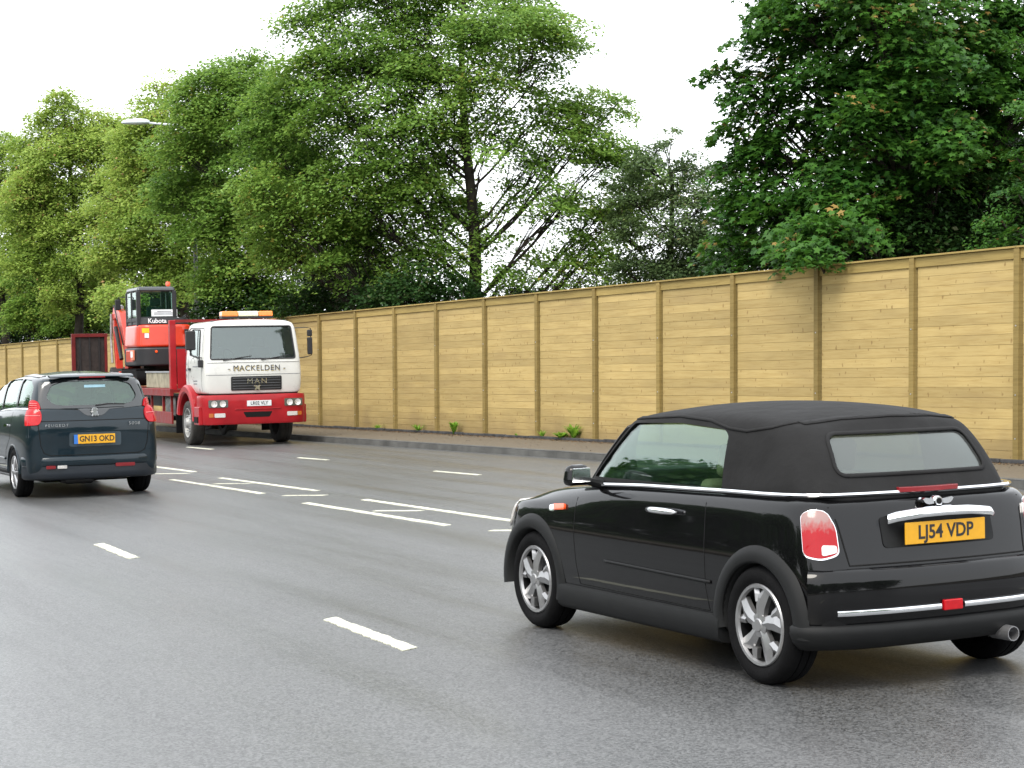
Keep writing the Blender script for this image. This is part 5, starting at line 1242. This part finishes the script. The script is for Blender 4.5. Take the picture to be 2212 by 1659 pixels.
def tree(name, label, cat, trunk_px, Y, lobes, m, leaf=.15, dens=26, per=60, star=False, seed=1, squash=.8, tr=.22, bark='bark', sprayr=.64, group=None, flat=.22, depth=1.0, top_px=None, droop=.35):
    """lobes: (px, py, radius_px[, density factor[, depth offset m]]) of the crown in the picture, at distance Y"""
    rg = np.random.default_rng(seed); rnd = random.Random(seed)
    base = at(trunk_px, 800, Y); base.z = .08
    root = empty(name, base); tag(root, label, cat, group)
    if not star and leaf > .12: leaf *= .84; per *= 1.32
    mpp = Y / FPX; L = []
    for l in lobes:
        px, py, r = l[:3]; dn = l[3] if len(l) > 3 else 1; dy = l[4] if len(l) > 4 else rnd.uniform(-.8, .8) * r * mpp * depth
        c = at(px, py, Y + dy) - base; L.append((c, r * mpp, dn))
    zmax = max(c.z + r for c, r, d in L)
    tz = min(zmax * .92, (at(trunk_px, top_px, Y) - base).z if top_px is not None else zmax * .85)
    wob = lambda z: Vector((math.sin(z * .7 + seed) * .12, math.cos(z * .5 + seed) * .12, 0)) * (z / 4 if z < 4 else 1)
    tp = [Vector((0, 0, z)) + wob(z) for z in np.linspace(-.3, tz, 12)]
    mb = MB(); mb.tube(tp, [tr * (1.25 if i == 0 else 1) * (1 - .85 * i / 11) + .012 for i in range(12)], 9)
    Cs = []; Ns = []; Ss = []; Ts = []
    for c, r, dn in L:
        lt = rnd.uniform(-.16, .16)
        hz = Vector((c.x, c.y, 0)).length
        za = max(.9, min(tz * .9, c.z - .95 * hz - .3 * r)); za = min(za, c.z)
        p0 = Vector((0, 0, za)) + wob(za); rr = tr * (1 - .85 * za / tz) * .33
        p1 = p0.lerp(c, .5) + Vector((rnd.uniform(-.2, .2), rnd.uniform(-.2, .2), -.10 * hz + rnd.uniform(-.15, .15)))
        pts = [p0 * (1 - t) ** 2 + p1 * 2 * t * (1 - t) + c * t * t for t in np.linspace(0, 1, 8)]
        pts = [p + Vector((rnd.uniform(-.05, .05), rnd.uniform(-.05, .05), rnd.uniform(-.04, .04))) if 0 < i < 7 else p for i, p in enumerate(pts)]
        mb.tube(pts, [max(.014, rr * (1 - .75 * i / 7)) for i in range(8)], 6)
        n = max(3, int(DENS * .62 * dens * dn * r * r)); per_ = per * 1.45
        d = rg.normal(size=(n, 3)); d /= np.linalg.norm(d, axis=1, keepdims=True); q = rg.random(n) ** (1 / 2.4)
        P = d * q[:, None] * r * np.array([1, depth, squash])
        for i in range(n):
            cc = np.array(c) + P[i]
            if cc[2] < .4: continue
            if i % 2 == 0 or dn < .6:
                s = pts[rnd.randint(3, 7)]; e = Vector(cc); md = s.lerp(e, .5) + Vector((0, 0, .08 * (e - s).length))
                mb.tube([s, md, e], [.014, .010, .005], 4, caps=False)
            out = np.array([P[i][0] + c.x * .25, P[i][1] + c.y * .25, 0.]); out /= np.linalg.norm(out) + 1e-6
            n0 = np.array([0, 0, 1.]) + out * droop + rg.normal(size=3) * .16; n0 /= np.linalg.norm(n0)
            k = max(6, int(per_ * rg.uniform(.6, 1.3))); R = sprayr * rg.uniform(.65, 1.3)
            a = rg.random(k) * 2 * math.pi; rad = R * np.sqrt(rg.random(k)); t1 = np.cross(n0, [1, 0, .1]); t1 /= np.linalg.norm(t1); t2 = np.cross(n0, t1)
            hgt = rg.normal(size=k) * R * flat * .55 - (rad / R) ** 2 * R * .22
            pos = cc + np.outer(np.cos(a) * rad, t1) + np.outer(np.sin(a) * rad, t2) + np.outer(hgt, n0)
            Cs.append(pos); Ns.append(n0 + rg.normal(size=(k, 3)) * .34)
            Ss.append(leaf * rg.uniform(.65, 1.2, k)); Ts.append(np.clip(rg.normal(.46 + lt, .19, k) + rg.normal() * .12, 0, 1))
    mb.build('trunk', MT[bark], root, smooth=True)
    C = np.concatenate(Cs); ok = C[:, 2] > .15
    leaf_mesh('crown', C[ok], np.concatenate(Ns)[ok], np.concatenate(Ss)[ok], np.concatenate(Ts)[ok], MT[m], root, star, rg)
    return len(C)
tot = 0; DENS = 2.8
# big loose maple in the middle, dark trunk at the centre of the picture
tot += tree('maple_tree', 'tall spreading tree with a dark trunk and open crown at the centre of the picture', 'tree', 1022, 46, [
    (640, 40, 45), (700, 10, 60), (790, -40, 90), (880, 40, 100), (960, -30, 90, .8), (1040, 60, 80, .9, -1.2), (1120, 30, 90, .9), (1190, 60, 75), (1235, 80, 38, .7), (1140, 150, 70, .8), (1030, 160, 70, .8, -1.3), (980, 240, 60, .8, -1),
    (1180, 230, 65, .8), (1270, 240, 60), (1335, 222, 38), (1240, 310, 70, .9), (1320, 330, 70), (1395, 380, 50), (1150, 350, 70, .6), (1080, 270, 70, .55), (740, 100, 80), (830, 150, 100), (930, 160, 90), (560, 300, 60), (570, 420, 80), (600, 520, 80), (1050, 330, 40, .5, -1.5), (1020, 90, 60, .7, -1.4),
    (660, 150, 70), (610, 230, 80), (720, 240, 100), (840, 290, 110), (950, 330, 90, .8), (880, 420, 100, .9), (760, 400, 110), (640, 360, 100), (980, 450, 70, .7), (920, 540, 80, .8), (800, 520, 110),
    (690, 500, 100), (1110, 440, 60, .5), (1200, 450, 75, .65), (1290, 450, 80, .8), (1370, 440, 60, .8), (1160, 560, 60, .45), (1260, 520, 50, .5), (1090, 600, 50, .8), (980, 610, 50, .4), (1230, 585, 60, .8), (860, 620, 60, .3), (1310, 540, 60, .8), (1320, 600, 40, .9), (1050, 510, 60, .5), (720, 590, 70, .4)],
    'leaf_mid', .15, 24, 62, seed=5, tr=.21, top_px=-60)
# brighter trees to its left
tot += tree('sycamore_tree', 'bright green bushy tree above the lorry cab left of the central tree', 'tree', 560, 51, [
    (455, 165, 50), (540, 150, 60), (520, 240, 85), (600, 290, 70), (440, 250, 70), (560, 360, 100), (450, 350, 95), (640, 430, 80), (540, 460, 100), (450, 470, 90), (620, 540, 80), (520, 580, 80), (590, 640, 60), (450, 600, 60), (400, 210, 45), (380, 300, 60), (500, 190, 60), (590, 190, 60), (640, 300, 70), (380, 420, 70)],
    'leaf_mid', .15, 24, 62, seed=8, tr=.24)
tot += tree('sycamore_tree', 'yellow-green tree with thin reddish tips around the street lamp lantern', 'tree', 400, 58, [
    (330, 185, 32, .6), (390, 190, 36, .7), (300, 215, 26, .6), (440, 230, 45), (360, 270, 60, .9), (300, 310, 55), (400, 330, 75), (330, 390, 80), (420, 430, 80), (300, 470, 70), (380, 520, 80), (310, 580, 60), (240, 530, 70), (255, 640, 45, 1, -3), (400, 610, 60), (280, 360, 60), (275, 430, 70), (300, 260, 40), (340, 235, 36), (480, 300, 60), (490, 420, 70), (470, 540, 70)],
    'leaf_light', .15, 24, 60, seed=13, tr=.2)
tot += tree('sycamore_tree', 'pointed yellow-green tree near the left edge with a knobbly top', 'tree', 170, 66, [
    (130, 205, 24), (140, 235, 38), (95, 255, 36), (165, 280, 40), (215, 255, 32), (250, 290, 42), (195, 330, 55), (110, 330, 50), (250, 380, 60), (170, 400, 65), (90, 410, 60), (210, 470, 70), (120, 490, 70), (160, 560, 70), (230, 600, 60), (280, 330, 50), (290, 440, 60), (262, 285, 45), (228, 310, 50), (60, 320, 42), (140, 300, 50), (50, 400, 55), (50, 480, 65), (60, 570, 65), (290, 540, 70), (130, 640, 50)],
    'leaf_light', .16, 24, 58, seed=17, tr=.2)
tot += tree('sycamore_tree', 'pale tree cut off by the left edge of the picture', 'tree', 10, 74, [
    (10, 315, 34), (-30, 350, 50), (50, 370, 40), (0, 420, 60), (60, 450, 50), (-50, 470, 60), (30, 530, 65), (-40, 580, 60), (60, 600, 50), (80, 350, 45), (100, 430, 60), (100, 520, 60)],
    'leaf_light', .17, 24, 56, seed=19, tr=.2)
tot += tree('sapling', 'thin pale bare-stemmed sapling leaning behind the fence right of the lorry cab', 'tree', 738, 49.5, [(715, 520, 36, .5), (740, 560, 30, .4)], 'leaf_mid', .13, 20, 50, seed=91, tr=.085, bark='pale_bark')
# low boughs over the far end of the fence
tot += tree('maple_tree', 'low leafy maple hanging over the far left end of the fence', 'tree', 190, 71, [
    (60, 590, 55, 1.1), (150, 600, 55, 1.1), (100, 650, 55), (190, 660, 50), (40, 680, 50), (130, 700, 40), (220, 700, 30)], 'leaf_mid', .15, 26, 60, seed=23, tr=.14)
# smaller greyish tree in the gap
tot += tree('hawthorn_tree', 'smaller grey-green tree in the gap below the open sky', 'tree', 1450, 44, [
    (1440, 305, 36, .8), (1390, 345, 45), (1480, 360, 50), (1340, 400, 50, .8), (1340, 490, 55, .8), (1350, 570, 50, .8), (1450, 420, 60), (1380, 430, 45, .8), (1530, 420, 60), (1560, 370, 40), (1480, 490, 70), (1410, 500, 50), (1550, 500, 60), (1440, 570, 60), (1520, 570, 60), (1380, 560, 45, .7)],
    'leaf_grey', .10, 32, 70, seed=29, tr=.16, sprayr=.38)
# the big dark maple on the right that hangs over the fence
tot += tree('maple_tree', 'large dark green maple on the right with a bough drooping over the fence', 'tree', 1960, 32.5, [
    (1690, 20, 75), (1660, 100, 75), (1600, 165, 45), (1545, 152, 20, 1), (1640, 220, 70), (1590, 275, 45), (1680, 320, 85), (1620, 350, 55), (1640, 430, 70), (1600, 480, 45), (1700, 470, 80, 1, -1.0), (1760, 60, 100), (1780, 180, 110), (1770, 300, 110), (1790, 410, 90, 1, -1.5),
    (1720, 520, 55, 1.2, -2.4), (1690, 545, 35, 1.3, -3.0), (1745, 540, 30, 1.3, -3.7), (1765, 556, 12, 2.0, -3.9), (1800, 500, 70, 1.1, -2.8), (1860, 470, 60, 1, -2), (1880, 60, 110), (1900, 190, 110), (1890, 310, 100), (1990, 60, 110), (2010, 200, 110), (2000, 320, 100), (2100, 80, 110), (2120, 230, 110), (2110, 350, 90),
    (1900, 400, 60, 1.1, -1.5), (1560, 430, 40), (1560, 520, 45), (1640, 540, 55), (1570, 360, 30, .8), (2200, 60, 100), (1870, 0, 110, 1.1, -2), (1990, 130, 100, 1.1, -2), (1900, 250, 100, 1.1, -2), (2050, 300, 90, 1.1, -2), (2180, 160, 100), (2190, 330, 90), (1680, -60, 90), (1800, -80, 120), (1950, -90, 120), (2100, -90, 120), (2230, 60, 90), (2250, 200, 100), (2240, 340, 90), (2040, 380, 50, 1, -1.5)],
    'leaf_deep', .17, 26, 46, True, seed=31, tr=.30, sprayr=.46, top_px=0)
tot += tree('hawthorn_tree', 'fine-leaved sprigs hanging in front of the maple at the right edge', 'tree', 2290, 27.5, [
    (2200, 95, 22, .5), (2212, 230, 25, .5), (2195, 340, 25, .6), (2200, 420, 35, .7), (2160, 470, 35, .9), (2200, 500, 40, .7), (2135, 520, 22, .9), (2110, 538, 14, 1.2), (2290, 300, 60), (2290, 450, 50)],
    'leaf_deep', .085, 50, 60, seed=37, tr=.09, sprayr=.28)
# dense undergrowth behind the fence; its leaf colour carries the shade of the crowns
def shrubs():
    t = 0
    spec = [(1700, 36, [(1600, 560, 60), (1680, 560, 70), (1620, 500, 60), (1720, 480, 70), (1560, 600, 40)]),
            (1930, 31.6, [(1830, 560, 40), (1900, 530, 60), (1980, 520, 70), (2060, 510, 70), (2140, 520, 60), (2210, 500, 60), (1960, 590, 50), (1950, 450, 70), (2050, 440, 75), (2150, 440, 70), (2230, 430, 60)]),  # thicket added as the dark void, shade put into its leaf colour
            (1900, 35, [(1800, 540, 80), (1900, 530, 90), (1850, 440, 90), (1960, 450, 90), (1780, 590, 60), (1990, 560, 90)]),
            (2130, 34, [(2060, 520, 100), (2160, 520, 100), (2060, 400, 100), (2180, 410, 90), (2230, 500, 100), (2120, 300, 110)]),
            (1500, 48, [(1440, 600, 50), (1520, 600, 55), (1580, 590, 50), (1500, 540, 50)]),
            (900, 44, [(860, 640, 55), (940, 640, 50), (1000, 635, 45), (900, 610, 50), (820, 640, 45)]),
            (770, 47, [(690, 650, 45), (800, 640, 50), (840, 620, 50), (640, 665, 40)]),
            (745, 55, [(680, 620, 70), (760, 630, 70), (720, 590, 60), (800, 600, 50)]),
            (560, 51, [(500, 650, 50), (580, 655, 50), (540, 630, 50), (460, 670, 45), (620, 665, 45)]),
            (380, 66, [(330, 650, 60), (410, 660, 60), (370, 590, 60), (300, 700, 50), (430, 610, 55)]),
            (120, 84, [(60, 700, 60), (130, 690, 60), (0, 700, 60), (190, 700, 60), (250, 690, 60), (310, 690, 50)]),
            (220, 72, [(170, 660, 55), (250, 670, 60), (210, 600, 60), (130, 700, 40)]),
            (60, 78, [(10, 650, 60), (90, 660, 60), (50, 590, 60), (-40, 700, 60), (30, 720, 30)]),
            (1150, 50, [(1090, 640, 30), (1150, 635, 30), (1220, 630, 30), (1290, 615, 35)])]
    lab = ['dark undergrowth below the overhanging maple bough', 'shade-coloured thicket close behind the fence under the big maple', 'dark thicket farther behind the fence deep under the big maple', 'dark thicket behind the fence at the right edge', 'dark bush behind the fence below the grey-green tree',
           'dark bush behind the fence at the foot of the central trunk', 'dark low bush close behind the fence left of the central trunk', 'dark bush deeper under the trees behind the pale sapling', 'dark bush behind the fence directly above the lorry cab', 'dark bush behind the excavator cab',
           'long dark hedge beyond the far end of the fence', 'dark bush above the tail ramp of the lorry', 'dark bush at the far left end of the fence', 'low bush just showing over the fence below the bright sky gap']
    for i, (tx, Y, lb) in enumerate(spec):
        t += tree('bush', lab[i], 'bush', tx, Y, [(a, b, c, 1.0) for a, b, c in lb], 'leaf_shaded', .15, 36, 44, seed=50 + i, tr=.08, group='undergrowth bushes behind the fence', squash=.9)
    return t
tot += shrubs()
# unseen trees beside and behind the camera, added to darken reflections in paint and glass
for i, (a, r, h) in enumerate(((-12, -17, 5), (0, -17, 5.5), (13, -17, 5), (26, -17, 6), (40, -16, 5.5), (-26, -16, 5), (54, -14, 6), (70, -13, 7), (88, -12, 5), (106, -11, 5), (126, -10, 5), (150, -8, 5), (-38, -9, 8), (-42, 2, 9), (-40, 13, 9), (-36, 24, 8))):
    b = road(a, r); root = empty('reflection_tree', b); rg = np.random.default_rng(80 + i)
    tag(root, 'unseen tree added beside or behind the camera to darken reflections, number %s' % ['two', 'three', 'four', 'five', 'six', 'one', 'seven', 'eight', 'nine', 'ten', 'eleven', 'twelve', 'thirteen', 'fourteen', 'fifteen', 'sixteen'][i], 'tree', 'unseen trees added for dark reflections')
    MB().tube([(0, 0, -.2), (0, 0, h * .6)], [.25, .12], 8).build('trunk', MT['bark'], root)
    k = 9000; d = rg.normal(size=(k, 3)); d /= np.linalg.norm(d, axis=1, keepdims=True); q = rg.random(k) ** .4
    P = d * q[:, None] * np.array([7.5, 6.0, h * .55]) + np.array([0, 0, h * .55])
    P += rg.normal(size=(k, 3)) * .4; P = P[P[:, 2] > .1]
    leaf_mesh('crown', P, rg.normal(size=P.shape) + [0, 0, .8], rg.uniform(.35, .7, len(P)), rg.random(len(P)) * .9, MT['leaf_deep'], root, False, rg)

# ------------------------------------------------------------------ weeds and litter at the foot of the fence
def weed(s, t, label, hgt, n, spread, seed, name='weed', broad=False):
    rg = np.random.default_rng(seed); root_p = kerb(s, t, .118); C = []; Nn = []; S = []
    mb = MB(); v = []; f = []
    for i in range(n):
        a = rg.random() * 2 * math.pi; ln = hgt * rg.uniform(.5, 1.0); lean = rg.uniform(.25, .9) * spread; w_ = (.030 if broad else .011) * rg.uniform(.7, 1.3)
        dx, dy = math.cos(a), math.sin(a); px, py = -dy, dx; k = 5; base = len(v)
        for j in range(k + 1):
            u = j / k; x = dx * lean * u ** 1.4; y = dy * lean * u ** 1.4; z = ln * (u - .35 * u ** 2.4 * (1 if broad else .5)); ww = w_ * math.sin(math.pi * min(.97, u * .85 + .12))
            v += [(x - px * ww, y - py * ww, z), (x + px * ww, y + py * ww, z)]
        for j in range(k): f.append((base + 2 * j, base + 2 * j + 1, base + 2 * j + 3, base + 2 * j + 2))
    me = bpy.data.meshes.new(name); me.from_pydata(v, [], f); me.update()
    o = link(name, me, MT['leaf_weed'], None, True); o.location = root_p
    a_ = me.attributes.new('tint', 'FLOAT', 'FACE'); a_.data.foreach_set('value', [float(rg.random() * .9) for _ in me.polygons])
    tag(o, label, 'weed', 'weeds at the foot of the fence')
weed(8.84, 2.20, 'dense upright green weed between two posts near the middle of the fence', .42, 46, .20, 1, broad=True)
weed(4.25, 2.26, 'tallest broad-leaved weed at the fence foot near the black car windscreen', .50, 34, .30, 2, broad=True)
weed(4.62, 2.22, 'low spreading weed just left of the tallest weed', .26, 40, .28, 3, broad=True)
weed(5.35, 2.24, 'small thin tuft of grass left of the tallest weed', .24, 24, .15, 4)
weed(10.5, 2.22, 'low wispy grass tuft left of the dense upright weed', .24, 40, .28, 5)
weed(12.5, 2.22, 'tiny grass tuft nearest the lorry bumper', .18, 26, .25, 6)
weed(6.3, 2.22, 'small sprout between the tall weed and the dense upright weed', .12, 14, .10, 7)
def litter():
    rg = np.random.default_rng(5); k = 11000
    s = rg.uniform(-13, 40, k); t = FT - .22 - np.abs(rg.normal(0, .17, k)); t = np.where(rg.random(k) < .08, rg.uniform(.2, 2.2, k), t)
    P = np.array([list(kerb(a, b, .124)) for a, b in zip(s, t)]) + rg.normal(size=(k, 3)) * [0, 0, .002]
    P[:, 2] = np.maximum(P[:, 2], .122)
    o = leaf_mesh('leaf_litter', P, rg.normal(size=(k, 3)) * .25 + [0, 0, 1], rg.uniform(.012, .045, k), rg.random(k), MT['litter'], None, False, rg)
    o['kind'] = 'stuff'; tag(o, 'brown fallen leaves and grit gathered along the foot of the fence', 'leaf litter')
litter()
print('leaves', tot)
